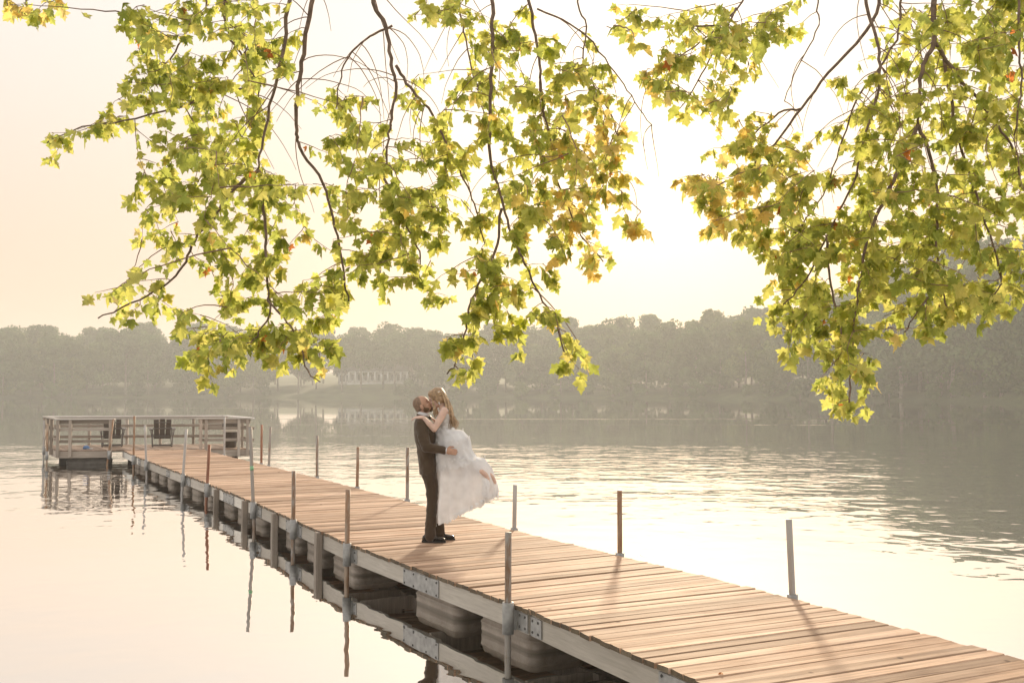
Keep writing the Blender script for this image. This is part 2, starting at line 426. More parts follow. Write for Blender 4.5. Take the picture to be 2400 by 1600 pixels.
def make_wood(name, dark, light, grey, grain=(1.6, 38, 38), rough=0.62, bump=0.35, axis=0):
    m, t, out = mat(name)
    tc = nd(t, 'ShaderNodeTexCoord'); oi = nd(t, 'ShaderNodeObjectInfo')
    off = nd(t, 'ShaderNodeVectorMath', operation='SCALE'); off.inputs[0].default_value = (31.7, 17.3, 11.1); t.links.new(oi.outputs['Random'], off.inputs['Scale'])
    ad = nd(t, 'ShaderNodeVectorMath', operation='ADD'); t.links.new(tc.outputs['Object'], ad.inputs[0]); t.links.new(off.outputs[0], ad.inputs[1])
    mp = nd(t, 'ShaderNodeMapping'); sc = list(grain)
    if axis == 1: sc = [grain[1], grain[0], grain[2]]
    if axis == 2: sc = [grain[1], grain[2], grain[0]]
    mp.inputs['Scale'].default_value = sc; t.links.new(ad.outputs[0], mp.inputs['Vector'])
    g = nd(t, 'ShaderNodeTexNoise', i_Scale=1.0, i_Detail=6.0, i_Roughness=0.65, i_Distortion=0.8); t.links.new(mp.outputs[0], g.inputs['Vector'])
    blot = nd(t, 'ShaderNodeTexNoise', i_Scale=2.2, i_Detail=4.0); t.links.new(ad.outputs[0], blot.inputs['Vector'])
    kn = nd(t, 'ShaderNodeTexVoronoi', i_Scale=2.6); t.links.new(ad.outputs[0], kn.inputs['Vector'])
    r = ramp(t, [(0.28, dark), (0.5, [(a + b) / 2 for a, b in zip(dark, light)]), (0.72, light)]); t.links.new(g.outputs[0], r.inputs[0])
    rb = ramp(t, [(0.35, (0, 0, 0)), (0.72, (1, 1, 1))]); t.links.new(blot.outputs[0], rb.inputs[0])
    c = mixc(t, rb.outputs[0], r.outputs[0], grey)
    c2 = nd(t, 'ShaderNodeMix'); c2.data_type = 'RGBA'; c2.blend_type = 'MIX'; c2.inputs[0].default_value = 0.55
    t.links.new(r.outputs[0], c2.inputs[6]); t.links.new(c, c2.inputs[7])
    per = ramp(t, [(0.0, (0.60, 0.55, 0.50)), (0.3, (0.88, 0.84, 0.80)), (0.7, (1.08, 1.02, 0.97)), (1.0, (1.42, 1.42, 1.42))]); t.links.new(oi.outputs['Random'], per.inputs[0])
    c3 = mixc(t, 1.0, c2.outputs[2], per.outputs[0], 'MULTIPLY')
    rk = ramp(t, [(0.035, (0.30, 0.24, 0.20)), (0.075, (1, 1, 1))]); t.links.new(kn.outputs['Distance'], rk.inputs[0])
    c4 = mixc(t, 1.0, c3, rk.outputs[0], 'MULTIPLY')
    p = nd(t, 'ShaderNodeBsdfPrincipled', i_Roughness=rough); t.links.new(c4, p.inputs[0])
    p.inputs['Specular IOR Level'].default_value = 0.3
    b = nd(t, 'ShaderNodeBump', i_Strength=bump, i_Distance=0.004); t.links.new(g.outputs[0], b.inputs['Height']); t.links.new(b.outputs[0], p.inputs['Normal'])
    t.links.new(p.outputs[0], out.inputs[0]); return m
M_DECK = make_wood('weathered_deck_board', (0.19, 0.105, 0.062), (0.70, 0.485, 0.335), (0.66, 0.51, 0.40), grain=(1.3, 30, 30), rough=.76, bump=.8)
M_RIM = make_wood('silvered_rim_board', (0.46, 0.43, 0.38), (0.72, 0.69, 0.63), (0.60, 0.57, 0.52), grain=(2.0, 34, 34), axis=1)
M_RIMX = make_wood('silvered_rail_board', (0.30, 0.255, 0.215), (0.54, 0.475, 0.41), (0.30, 0.27, 0.24), grain=(2.0, 34, 34), axis=0)
M_POST = make_wood('grey_timber_post', (0.30, 0.255, 0.215), (0.54, 0.475, 0.41), (0.29, 0.26, 0.23), grain=(2.0, 40, 40), axis=2)
M_END = make_wood('dark_board_end', (0.07, 0.055, 0.035), (0.20, 0.15, 0.095), (0.14, 0.115, 0.075), grain=(20, 20, 20))
M_GALV = simple('galvanised_steel', (0.38, 0.37, 0.355), 0.55, 0.3, var=0.25, scale=14)
M_BOLT = simple('dark_bolt', (0.10, 0.095, 0.09), 0.6, 0.4, var=0.2)

def make_rust(name, base, rust, amount):
    m, t, out = mat(name)
    tc = nd(t, 'ShaderNodeTexCoord'); mp = nd(t, 'ShaderNodeMapping'); mp.inputs['Scale'].default_value = (14, 14, 3.2)
    oi = nd(t, 'ShaderNodeObjectInfo'); ad = nd(t, 'ShaderNodeVectorMath', operation='ADD'); t.links.new(tc.outputs['Object'], ad.inputs[0]); t.links.new(oi.outputs['Location'], ad.inputs[1])
    t.links.new(ad.outputs[0], mp.inputs['Vector'])
    n = nd(t, 'ShaderNodeTexNoise', i_Scale=1.0, i_Detail=8.0, i_Roughness=0.65); t.links.new(mp.outputs[0], n.inputs['Vector'])
    r = ramp(t, [(max(0, amount - 0.08), rust), (amount + 0.06, base)]); t.links.new(n.outputs[0], r.inputs[0])
    p = nd(t, 'ShaderNodeBsdfPrincipled', i_Roughness=0.55, i_Metallic=0.15); t.links.new(r.outputs[0], p.inputs[0])
    b = nd(t, 'ShaderNodeBump', i_Strength=0.3, i_Distance=0.003); t.links.new(n.outputs[0], b.inputs['Height']); t.links.new(b.outputs[0], p.inputs['Normal'])
    t.links.new(p.outputs[0], out.inputs[0]); return m
M_PIPE = make_rust('grey_pipe', (0.35, 0.315, 0.28), (0.24, 0.145, 0.085), 0.46)
M_PIPE_BROWN = make_rust('brown_pipe', (0.36, 0.27, 0.20), (0.30, 0.16, 0.08), 0.52)
M_PIPE_RUST = make_rust('rusty_pipe', (0.36, 0.17, 0.10), (0.24, 0.10, 0.055), 0.5)
M_PIPE_PALE = make_rust('pale_pipe', (0.46, 0.43, 0.40), (0.30, 0.22, 0.16), 0.36)

dock = empty('floating_dock', dock_pt(S0, T0), TH)
tag(dock, 'long weathered plank dock on tan floats reaching out over the lake', 'dock')

# the platform at the end: corners in world metres
PA, PB, PC, PD = Vector((-14.1, 31.9, 0)), Vector((-8.45, 33.0, 0)), Vector((-10.1, 36.0, 0)), Vector((-15.85, 35.0, 0))
def beyond_platform(p):   # signed distance past the platform's front edge
    e = (PB - PA).normalized(); n = Vector((-e.y, e.x, 0)); return (p - PA).dot(n)

# deck boards, each an object of its own; a few shared shapes
def board_mesh(k, length, width=0.136, thick=0.038):
    r = random.Random(900 + k); m = MB(); n = 6; rings = []
    cup = r.uniform(-.0025, .004); bow = r.uniform(-.004, .004); tw = r.uniform(-.004, .004)
    for i in range(n + 1):
        x = -length / 2 + length * i / n; q = i / n * 2 - 1
        dy = bow * (1 - q * q); dz = tw * q
        w = width / 2; c = 0.006
        prof = [(-w, -thick), (w, -thick), (w, -c), (w - c, 0 + cup * 0.4), (0, -cup * 0.5), (-w + c, cup * 0.4), (-w, -c)]
        rings.append([(x + (r.uniform(-.004, .004) if i in (0, n) else 0), y + dy, z + dz * (y / w)) for y, z in prof])
    m.rings(rings); me = m.mesh('plank', [M_DECK, M_END])
    me.polygons[len(me.polygons) - 1].material_index = 1; me.polygons[len(me.polygons) - 2].material_index = 1
    for p in me.polygons: p.use_smooth = False
    return me
BOARDS = [board_mesh(k, 2 * HW) for k in range(10)]
s = -1.4; nb = 0
rb = random.Random(5)
while s < 34.9:
    k = rb.randrange(10)
    loc_l = dock_pt(s, T0 - HW); loc_r = dock_pt(s, T0 + HW)
    bl, br = beyond_platform(loc_l) + 0.06, beyond_platform(loc_r) + 0.06
    if bl > 0 and br > 0: break
    if s < 32.0 or br < 0:
        o = link('plank', BOARDS[k], None, dock, (wander(s) + rb.uniform(-.014, .014), s - S0, DECK + rb.uniform(-.005, .005)), (rb.uniform(-.012, .012), rb.uniform(-.0012, .0012), yaw(s) + rb.uniform(-.005, .005)))
        if rb.random() < .5: o.rotation_euler[2] += math.pi
        if nb == 1: pass
    else:
        f = bl / (bl - br) if br > 0 else 1.0           # trimmed where it runs into the platform
        L = 2 * HW * max(0.05, -bl / (br - bl))
        me = board_mesh(40 + nb, L)
        link('plank', me, None, dock, (-HW + L / 2, s - S0, DECK), (0, 0, 0))
    s += 0.146 + rb.uniform(-.005, .006) + (.008 if rb.random() < .08 else 0); nb += 1
DOCK_END = 34.2
# two proud, lighter replacement boards are simply random tints

# rim boards, one per section and side
for (a, oa), (b, ob) in zip(JOINTS, JOINTS[1:]):
    b2 = min(b, 34.55); 
    for side in (-1, 1):
        bb = b2 if side < 0 else min(b, 32.45)
        if bb <= a: continue
        L = bb - a - 0.05; m = MB(); n = 6
        rr = []
        for i in range(n + 1):
            y = -L / 2 + L * i / n; bw = 0.004 * math.sin(i * 1.7 + a)
            rr.append([(-.02 + bw, y, -.185), (.02 + bw, y, -.185), (.02 + bw, y, 0), (-.02 + bw, y, 0)])
        m.rings(rr, smooth=False); me = m.mesh('rim_board', [M_RIM])
        mid = (a + bb) / 2
        link('rim_board', me, None, dock, (wander(mid) + side * (HW - 0.045), mid - S0, DECK - 0.041), (0, 0, yaw(mid)))
    m = MB()                                            # stringers and cross beams under the boards
    for x in (-.4, .4): m.box(x - .02, x + .02, -(b2 - a) / 2 + .05, (b2 - a) / 2 - .05, -.18, -.002)
    if b2 < 33: 
        for y in (-.46, 0, .46): m.box(-HW + .07, HW - .07, (b2 - a) * y - .022, (b2 - a) * y + .022, -.19, -.004)
    m.build('stringer', M_POST, dock, (wander((a + b2) / 2), (a + b2) / 2 - S0, DECK - 0.045), (0, 0, yaw((a + b2) / 2)))

def plate(name, y0, y1, z0, z1, bolts, s, side=-1, x_off=0.0):
    m = MB(); m.box(-.005, .005, y0, y1, z0, z1); me = bevel(m.mesh(name, [M_GALV]), .003)
    o = link(name, me, None, dock, (wander(s) + side * (HW - 0.016 + x_off), s - S0, DECK), (0, 0, yaw(s)))
    for (by, bz) in bolts:
        mm = MB(); r0 = .012
        mm.rings([[(side * d, by + math.cos(q * 1.0472) * r0 * k, bz + math.sin(q * 1.0472) * r0 * k) for q in range(6)] for d, k in ((.004, 1), (.010, 1), (.014, .6))], smooth=False)
        mm.build('bolt', M_BOLT, o)
for js, _ in JOINTS[1:-1]:                              # hinge plates at every joint of the sections
    plate('hinge_plate', .03, .22, -.215, -.055, [(.07, -.085), (.17, -.085), (.07, -.18), (.17, -.18)], js)
    plate('hinge_plate', -.22, -.03, -.215, -.055, [(-.07, -.085), (-.17, -.085), (-.07, -.18), (-.17, -.18)], js)
for ss in (5.35, 9.95, 14.7, 19.3, 23.5):               # long splice plates in the middle of some sections
    plate('splice_plate', -.44, .44, -.225, -.05, [(y, z) for y in (-.4, -.16, .16, .4) for z in (-.075, -.2)], ss)

# timber fenders standing in the water against the rim
for fs, h in ((20.2, .40), (17.78, .41), (15.68, .42), (13.25, .43)):
    m = MB(); m.box(-.045, .045, -.05, .05, -.5, h); me = bevel(m.mesh('fender_post', [M_POST]), .006)
    link('fender_post', me, None, dock, (-HW - .032 + wander(fs), fs - S0, 0), (0.02 * math.sin(fs), 0.012, 0))

# moulded floats under the deck
def make_float_mat():
    m, t, out = mat('tan_float_plastic')
    g = nd(t, 'ShaderNodeTexCoord'); n = nd(t, 'ShaderNodeTexNoise', i_Scale=5.0, i_Detail=7.0, i_Roughness=.7); t.links.new(g.outputs['Object'], n.inputs['Vector'])
    r = ramp(t, [(0.3, (0.25, 0.195, 0.15)), (0.55, (0.38, 0.315, 0.255)), (0.8, (0.44, 0.37, 0.305))]); t.links.new(n.outputs[0], r.inputs[0])
    s = nd(t, 'ShaderNodeSeparateXYZ'); t.links.new(g.outputs['Object'], s.inputs[0])
    mr = nd(t, 'ShaderNodeMapRange', i_1=-.02, i_2=.05, i_3=1.0, i_4=0.0); t.links.new(s.outputs[2], mr.inputs[0])
    c = mixc(t, mr.outputs[0], r.outputs[0], (0.13, 0.105, 0.07))          # waterline stain
    p = nd(t, 'ShaderNodeBsdfPrincipled', i_Roughness=.45); t.links.new(c, p.inputs[0]); t.links.new(p.outputs[0], out.inputs[0]); return m
M_FLOAT = make_float_mat()
def float_mesh(L, W, H0, H1):
    m = MB(); rings = []
    def ring(z, k, rr):
        pts = []; n = 6
        for cx, cy, a0 in ((L / 2 - rr, W / 2 - rr, 0), (-L / 2 + rr, W / 2 - rr, 90), (-L / 2 + rr, -W / 2 + rr, 180), (L / 2 - rr, -W / 2 + rr, 270)):
            for i in range(n):
                a = R(a0 + 90 * i / (n - 1)); pts.append(((cy + rr * math.sin(a)) * k, (cx + rr * math.cos(a)) * k, z))
        return pts
    zs = [(H0, .93), (-.02, .955), (.03, .965), (.036, .974), (.042, .974), (.046, .966), (.10, .972), (.105, .986), (.114, .986), (.118, .97), (H1 - .05, .94), (H1 - .012, .91), (H1, .86)]
    for z, k in zs: rings.append(ring(z, k, .10))
    m.rings(rings); return m.mesh('float', [M_FLOAT])
FLOAT = float_mesh(1.06, 0.62, -.22, .185); FLOAT_S = float_mesh(0.74, 0.58, -.22, .18)
fs = 2.7; k = 0
M_INK = simple('dark_print', (0.05, 0.045, 0.04), 0.8)
while fs < 33.0:
    near = [j for j, _ in JOINTS if abs(j - fs) < .62]
    if near: fs = near[0] + .70
    me = FLOAT if (fs < 13) else FLOAT_S
    for side in (-1, 1):
        o = link('float', me, None, dock, (wander(fs) + side * (HW - .45), fs - S0, rb.uniform(-.012, .006)), (0, 0, yaw(fs) + rb.uniform(-.02, .02)))
        if side < 0 and fs < 8.4:                       # two short rows of worn dark print
            for row, z in ((0, .085), (1, .012)):
                mm = MB(); y = .20
                rp = random.Random(3 + row)
                while y > -.16:
                    w = rp.uniform(.008, .016)
                    if rp.random() < .86: mm.box(-.302 - .0, -.2985, y - w, y, z - .012, z + .012)
                    y -= w + .006
                mm.build('print_mark', M_INK, o)
    fs += (1.52 if fs < 13 else 1.22) + rb.uniform(-.05, .05); k += 1
# a ramp of the same boards leads ashore behind the camera's right; its footing:
m = MB(); m.box(-HW + .1, HW - .1, -.3, .3, -.6, .2); m.build('shore_sill', M_POST, dock, (0, -1.1 - S0, .18))

# pipe sleeves belong to the dock, the pipes standing in them are things of their own
def sleeve(s, side):
    m = MB(); n = 12
    o_, i_ = .050, .036
    ring = lambda r, z: [(r * math.cos(2 * math.pi * q / n), r * math.sin(2 * math.pi * q / n), z) for q in range(n)]
    m.rings([ring(i_, .12), ring(o_, .12), ring(o_, -.15), ring(i_, -.15)], cap=False)
    m.box((-.03 if side < 0 else -.10), (.10 if side < 0 else .03), -.012, .012, -.12, .08)
    m.build('pipe_sleeve', M_GALV, dock, (wander(s) + side * (HW + .055), s - S0, DECK - .10), (0, 0, 0))
def pipe(s, side, ztop, lean_s, lean_t, m_, label):
    base = dock_pt(s, T0 + wander(s) + side * (HW + .055), 0)
    mb = MB(); n = 12; r_ = .029
    L = U * lean_s + V * lean_t
    pts = [L * ((z - DECK)) + Vector((0, 0, z)) for z in (-2.4, -1.0, 0.0, DECK, ztop - .3, ztop)]
    mb.tube(pts, r_, n)
    o = mb.build('dock_pipe', m_, None, base); tag(o, label, 'pipe', 'pipes standing along the dock')
    return o
LP = [(31.1, 1.58, .0, .0, M_PIPE_BROWN, 'dark brown dock pipe, farthest on the near side, beside the platform'),
      (28.7, 1.39, .0, -.05, M_PIPE_PALE, 'pale grey leaning pipe, second from the platform on the near side'),
      (23.5, 1.45, -.02, .05, M_PIPE_PALE, 'tall pale grey pipe on the near side of the dock, third from the platform'),
      (20.95, 1.22, 0, .04, M_PIPE_RUST, 'rust red pipe on the near side of the dock, fourth from the platform'),
      (17.05, 1.69, 0.03, -.045, M_PIPE, 'tall leaning pipe with a green tape band, near side of the dock'),
      (14.45, 1.15, 0, 0, M_PIPE, 'grey pipe on the near side left of the timber fender'),
      (11.92, 1.10, 0, .008, M_PIPE_BROWN, 'brown pipe on the near side left of the couple'),
      (7.96, 1.06, 0, .004, M_PIPE, 'thick grey pipe nearest the camera on the near side, below the bride')]
for s, zt, ls, lt, m_, lab in LP:
    sleeve(s, -1); o = pipe(s, -1, zt, ls, lt, m_, lab)
    if 'tape' in lab:
        mt = simple('green_tape', (0.25, 0.50, 0.28), .6)
        mb = MB(); z0 = .98; L = U * ls + V * lt
        mb.tube([L * (z0 - DECK) + Vector((0, 0, z0)), L * (z0 + .07 - DECK) + Vector((0, 0, z0 + .07))], .0305, 12); mb.build('tape_band', mt, o)
RP = [(30.5, 1.54, 0, 0, M_PIPE_PALE, 'pale pipe on the far side beside the platform bin'),
      (26.24, 1.43, 0, 0, M_PIPE_RUST, 'left of the close pair of pipes on the far side'),
      (25.5, 1.40, 0, .03, M_PIPE, 'right of the close pair of pipes on the far side'),
      (21.57, 1.33, 0, -.01, M_PIPE, 'grey pipe on the far side, just right of the close pair'),
      (18.92, 1.21, 0, .01, M_PIPE_BROWN, 'brown pipe on the far side, second left of the groom'),
      (16.28, 1.33, 0, 0, M_PIPE, 'grey pipe on the far side just left of the groom'),
      (12.23, 1.03, 0, .02, M_PIPE_PALE, 'pale pipe on the far side just right of the bride'),
      (9.79, 1.16, 0, 0, M_PIPE_BROWN, 'brown pipe on the far side, second from the right'),
      (7.08, 1.13, 0.01, -.035, M_PIPE_PALE, 'pale leaning pipe on the far side, rightmost of all')]
for s, zt, ls, lt, m_, lab in RP:
    sleeve(s, 1); pipe(s, 1, zt, ls, lt, m_, lab)

# ------------------------------------------------------------------ the platform
plat = empty('dock_platform', (PA + PC) / 2, 0.0); PO = (PA + PC) / 2
tag(plat, 'railed wooden platform at the far end of the dock', 'platform')
eF = (PB - PA).normalized(); eS = (PD - PA).normalized(); nF = Vector((-eF.y, eF.x, 0))
LF = (PB - PA).length; LS = (PD - PA).length
M_DECK_P = make_wood('weathered_platform_board', (0.17, 0.115, 0.08), (0.42, 0.30, 0.22), (0.40, 0.33, 0.28))
wdir = LF / 40
for i in range(40):                                     # boards run front to back
    a = PA + eF * (wdir * (i + .03)); b = PA + eF * (wdir * (i + .955)); m = MB()
    q = [a, b, b + (PD - PA) + (PC - PB - PD + PA) * (i + 1) / 40, a + (PD - PA) + (PC - PB - PD + PA) * i / 40]
    zt = DECK + .012 + rb.uniform(-.002, .002)
    vs = [(p.x - a.x, p.y - a.y, z) for z in (-.036, 0) for p in q]
    m.add(vs, [(3, 2, 1, 0), (4, 5, 6, 7), (0, 1, 5, 4), (1, 2, 6, 5), (2, 3, 7, 6), (3, 0, 4, 7)])
    m.build('plank', M_DECK_P, plat, (a.x - PO.x, a.y - PO.y, zt))
def pbar(name, a, b, w, h, z, m_=None, inset=0.0, par=None):
    mb = MB(); d = (b - a); L = d.length
    mb.box(0, L, -w / 2, w / 2, -h / 2, h / 2)
    me = bevel(mb.mesh(name, [m_ or M_RIMX]), .005)
    return link(name, me, None, par or plat, (a.x - PO.x, a.y - PO.y, z), (0, 0, math.atan2(d.y, d.x)))
M_RIMP = make_wood('pale_rail_board', (0.48, 0.46, 0.43), (0.74, 0.72, 0.69), (0.62, 0.60, 0.57), grain=(2.0, 34, 34), axis=0)
JL, JR = PA + eF * 1.72, PA + eF * 4.12                 # where the dock comes in
pbar('rim_board', PA - nF * .02, JL - nF * .02 - eF * .12, .04, .20, DECK - .125); pbar('rim_board', JR - nF * .02 + eF * .04, PB - nF * .02, .04, .20, DECK - .125)
eb = (PC - PD).normalized()
pbar('rim_board', PD + Vector((0, .03, 0)), PC + Vector((0, .03, 0)), .04, .20, DECK - .125)
pbar('rim_board', PA + Vector((-.03, .03, 0)), PD + Vector((-.03, -.03, 0)), .04, .20, DECK - .125); pbar('rim_board', PB + Vector((.03, .03, 0)), PC + Vector((.03, -.03, 0)), .04, .20, DECK - .125)
def ppost(p, zb, zt=1.40, w=.09):
    mb = MB(); mb.box(-w / 2, w / 2, -w / 2, w / 2, zb, zt); me = bevel(mb.mesh('rail_post', [M_POST]), .006)
    link('rail_post', me, None, plat, (p.x - PO.x, p.y - PO.y, 0), (0, 0, math.atan2(eF.y, eF.x)))
fo = -nF * .09
for d in (0.02, 0.38, 1.56): ppost(PA + eF * d + fo, .24)
for d in (4.28, 4.44, 5.45, 5.72): ppost(PA + eF * d + fo, .24 if d > 4.5 else .40)
for f in (.30, .62, .97): ppost(PA + (PD - PA) * f + Vector((-.09, 0, 0)), .26)
for f in (.35, .68, .98): ppost(PB + (PC - PB) * f + Vector((.09, 0, 0)), .26)
for f in (.23, .44, .63, .82): ppost(PD + (PC - PD) * f + Vector((0, .09, 0)), .26)
RUN = [(PA + fo, PA + eF * 1.62 + fo, 1), (PA + eF * 4.20 + fo, PA + eF * 5.80 + fo, 1), (PD + Vector((0, .08, 0)), PC + Vector((0, .08, 0)), 0),
       (PA + Vector((-.08, .1, 0)), PD + Vector((-.08, 0, 0)), 0), (PB + Vector((.09, .0, 0)), PC + Vector((.09, 0, 0)), 0)]
for i, (a, b, front) in enumerate(RUN):
    n_ = Vector((-(b - a).y, (b - a).x, 0)).normalized()
    pbar('cap_rail', a - (b - a).normalized() * .07, b + (b - a).normalized() * .07, .15, .040, 1.42 + .0015 * i, M_RIMP)
    inn = n_ * .068 * (1 if i != 4 else 1)
    if i == 2: pbar('apron_board', a - n_ * .03, b - n_ * .03, .036, .085, 1.358, M_RIMP)
    if front: pbar('apron_board', a + inn, b + inn, .036, .13, 1.33)
    for z in (1.10, .73): pbar('guard_rail', a + inn * (1 if front else -1), b + inn * (1 if front else -1), .036, .09, z + .01 * (i % 2))
# floats and pipes of the platform
M_FDARK = simple('dark_float_plastic', (0.10, 0.085, 0.07), .5, var=.25)
for d, dd in ((1.0, .42), (4.9, .42), (1.0, 2.6), (4.9, 2.6), (3.0, 1.6)):
    p = PA + eF * d + eS * dd; me = float_mesh(.66, 1.32, -.22, .20); me.materials[0] = M_FDARK
    link('float', me, None, plat, (p.x - PO.x, p.y - PO.y, .0), (0, 0, math.atan2(eF.y, eF.x)))
def lone_pipe(x, y, ztop, lx, m_, label):
    mb = MB(); mb.tube([(lx * (z - DECK), 0, z) for z in (-2.3, 0, DECK, ztop)], .029, 12)
    tag(mb.build('dock_pipe', m_, None, (x, y, 0)), label, 'pipe', 'pipes standing along the dock')
    mb = MB(); mb.tube([(0, 0, -.14), (0, 0, .12)], .048, 12, cap=True); mb.build('pipe_sleeve', M_GALV, plat, (x - PO.x, y - PO.y, DECK - .12))
lone_pipe(-15.6, 34.25, 1.32, -.005, M_PIPE_PALE, 'pale blue grey pipe outside the left railing of the platform')
lone_pipe(-12.55, 32.02, 1.42, .12, M_PIPE_BROWN, 'leaning brown pipe where the dock meets the platform')
lone_pipe(-14.35, 31.72, 1.30, -.01, M_PIPE_BROWN, 'brown pipe at the near left corner post of the platform')

# ------------------------------------------------------------------ chairs, bin and cap on the platform
M_CHAIR = simple('brown_grey_chair_plastic', (0.105, 0.088, 0.075), .42, var=.12)
def adirondack(x, y, rz, label):
    e = empty('adirondack_chair', (x, y, DECK + .015), rz); tag(e, label, 'chair', 'chairs on the platform')
    # local +Y is where the chair faces; the back slopes towards -Y
    def slat(name, a, b, w, h, up=(0, 0, 1)):
        mb = MB(); mb.bar(a, b, w, h, 0, up); return link(name, bevel(mb.mesh(name, [M_CHAIR]), .004), None, e)
    for i, dx in enumerate((-.17, 0, .17)):
        slat('back_slat', (dx, -.18, .27), (dx * 1.18, -.46, .92 - abs(dx) * .12), .155, .022, (0, 1, .4))
    slat('back_brace', (-.27, -.245, .34), (.27, -.245, .34), .03, .06); slat('back_brace', (-.30, -.37, .60), (.30, -.37, .60), .03, .05); slat('back_brace', (-.25, -.45, .80), (.25, -.45, .80), .025, .04)
    for i in range(5): slat('seat_slat', (-.27, -.12 + i * .125, .27 + i * .03), (.27, -.12 + i * .125, .27 + i * .03), .11, .022)
    for sx in (-1, 1):
        slat('arm_rest', (sx * .355, -.46, .575), (sx * .355, .36, .60), .135, .024)
        slat('leg', (sx * .30, .30, .588), (sx * .30, .34, 0), .10, .03, (1, 0, 0)); slat('leg', (sx * .29, .40, .38), (sx * .29, -.50, .0), .03, .10)
        slat('leg', (sx * .335, -.36, .56), (sx * .31, -.42, 0.0), .06, .03, (1, 0, 0)); slat('arm_bracket', (sx * .385, -.30, .56), (sx * .34, -.33, .36), .02, .08, (0, 1, 0))
    slat('stretcher', (-.29, -.45, .06), (.29, -.45, .06), .03, .06)
adirondack(-13.35, 34.35, R(19), 'dark adirondack chair on the platform, left of the two, behind the rail post')
adirondack(-11.70, 34.35, R(20), 'dark adirondack chair in the open middle of the platform, right of the two')
M_BIN = simple('dark_brown_bin', (0.060, 0.042, 0.030), .38, var=.15)
bin_ = empty('rubbish_bin', (-9.25, 33.75, DECK + .02)); tag(bin_, 'dark brown round lidded bin in the right corner of the platform', 'bin')
ring = lambda r, z, n=20, sq=.25: [(r * math.copysign(abs(math.cos(q)) ** (1 - sq), math.cos(q)), r * math.copysign(abs(math.sin(q)) ** (1 - sq), math.sin(q)), z) for q in [2 * math.pi * i / n for i in range(n)]]
mb = MB(); mb.rings([ring(.185, 0), ring(.195, .03), ring(.225, .56), ring(.235, .60)]); mb.build('bin_body', M_BIN, bin_)
mb = MB(); mb.rings([ring(.255, .605), ring(.262, .66), ring(.25, .80), ring(.215, .86), ring(.12, .885), ring(.02, .89)]); lid = mb.build('bin_lid', M_BIN, bin_)
mb = MB(); mb.box(-.14, .14, -.262, -.246, .68, .79); mb.build('flap', simple('bin_flap', (.09, .07, .055), .4), lid)
M_LINER = simple('pale_bin_liner', (.62, .58, .50), .5)
mb = MB(); mb.rings([ring(.232, .602), ring(.270, .603), ring(.275, .56 ), ring(.262, .50)], cap=False); mb.build('bin_liner', M_LINER, bin_)
cap = empty('cap', (-13.55, 32.72, DECK + .014), R(20)); tag(cap, 'small white and blue cap lying on the left platform boards', 'cap')
mb = MB(); mb.rings([[(math.cos(q) * r * 1.1, math.sin(q) * r, z) for q in [2 * math.pi * i / 16 for i in range(16)]] for r, z in ((.095, .002), (.092, .05), (.07, .09), (.03, .11), (.004, .113))]); mb.build('crown', simple('blue_cotton', (.12, .22, .42), .8), cap)
mb = MB(); mb.rings([[(.07 + math.cos(q) * r * 1.3, math.sin(q) * r, z) for q in [2 * math.pi * i / 16 for i in range(16)]] for r, z in ((.10, .003), (.105, .012), (.095, .016))]); mb.build('brim', simple('white_cotton', (.75, .75, .75), .8), cap)
# a fallen orange leaf or two on the boards is built with the maple below
# ================================================================== maple boughs hanging over the shore
def make_leaf_mat():
    m, t, out = mat('maple_leaf')
    at = nd(t, 'ShaderNodeAttribute', attribute_name='tint'); oi = nd(t, 'ShaderNodeObjectInfo')
    g = nd(t, 'ShaderNodeTexCoord'); n = nd(t, 'ShaderNodeTexNoise', i_Scale=30.0, i_Detail=3.0); t.links.new(g.outputs['Object'], n.inputs['Vector'])
    r = ramp(t, [(0.3, (0.78, 0.80, 0.75)), (0.7, (1.15, 1.12, 1.1))]); t.links.new(n.outputs[0], r.inputs[0])
    c = mixc(t, 1.0, at.outputs['Color'], r.outputs[0], 'MULTIPLY')
    d = nd(t, 'ShaderNodeBsdfPrincipled', i_Roughness=.42); t.links.new(mixc(t, 1.0, c, (0.40, 0.46, 0.50), 'MULTIPLY'), d.inputs[0])
    d.inputs['Specular IOR Level'].default_value = .35
    tr = nd(t, 'ShaderNodeBsdfTranslucent'); t.links.new(c, tr.inputs[0])
    mx = nd(t, 'ShaderNodeMixShader', i_0=0.84); t.links.new(d.outputs[0], mx.inputs[1]); t.links.new(tr.outputs[0], mx.inputs[2])
    t.links.new(mx.outputs[0], out.inputs[0]); return m
M_LEAF = make_leaf_mat()
M_MBARK = simple('maple_bark', (0.23, 0.155, 0.11), .85, var=.35, scale=25, bump=.4)
M_TWIG = simple('reddish_twig', (0.28, 0.165, 0.105), .7, var=.3, scale=30)
HALF = [(0.02, 0.0), (0.15, -0.07), (0.31, 0.01), (0.27, 0.16), (0.40, 0.23), (0.58, 0.41), (0.41, 0.45), (0.36, 0.53), (0.19, 0.50), (0.25, 0.69), (0.13, 0.75), (0.0, 1.0)]
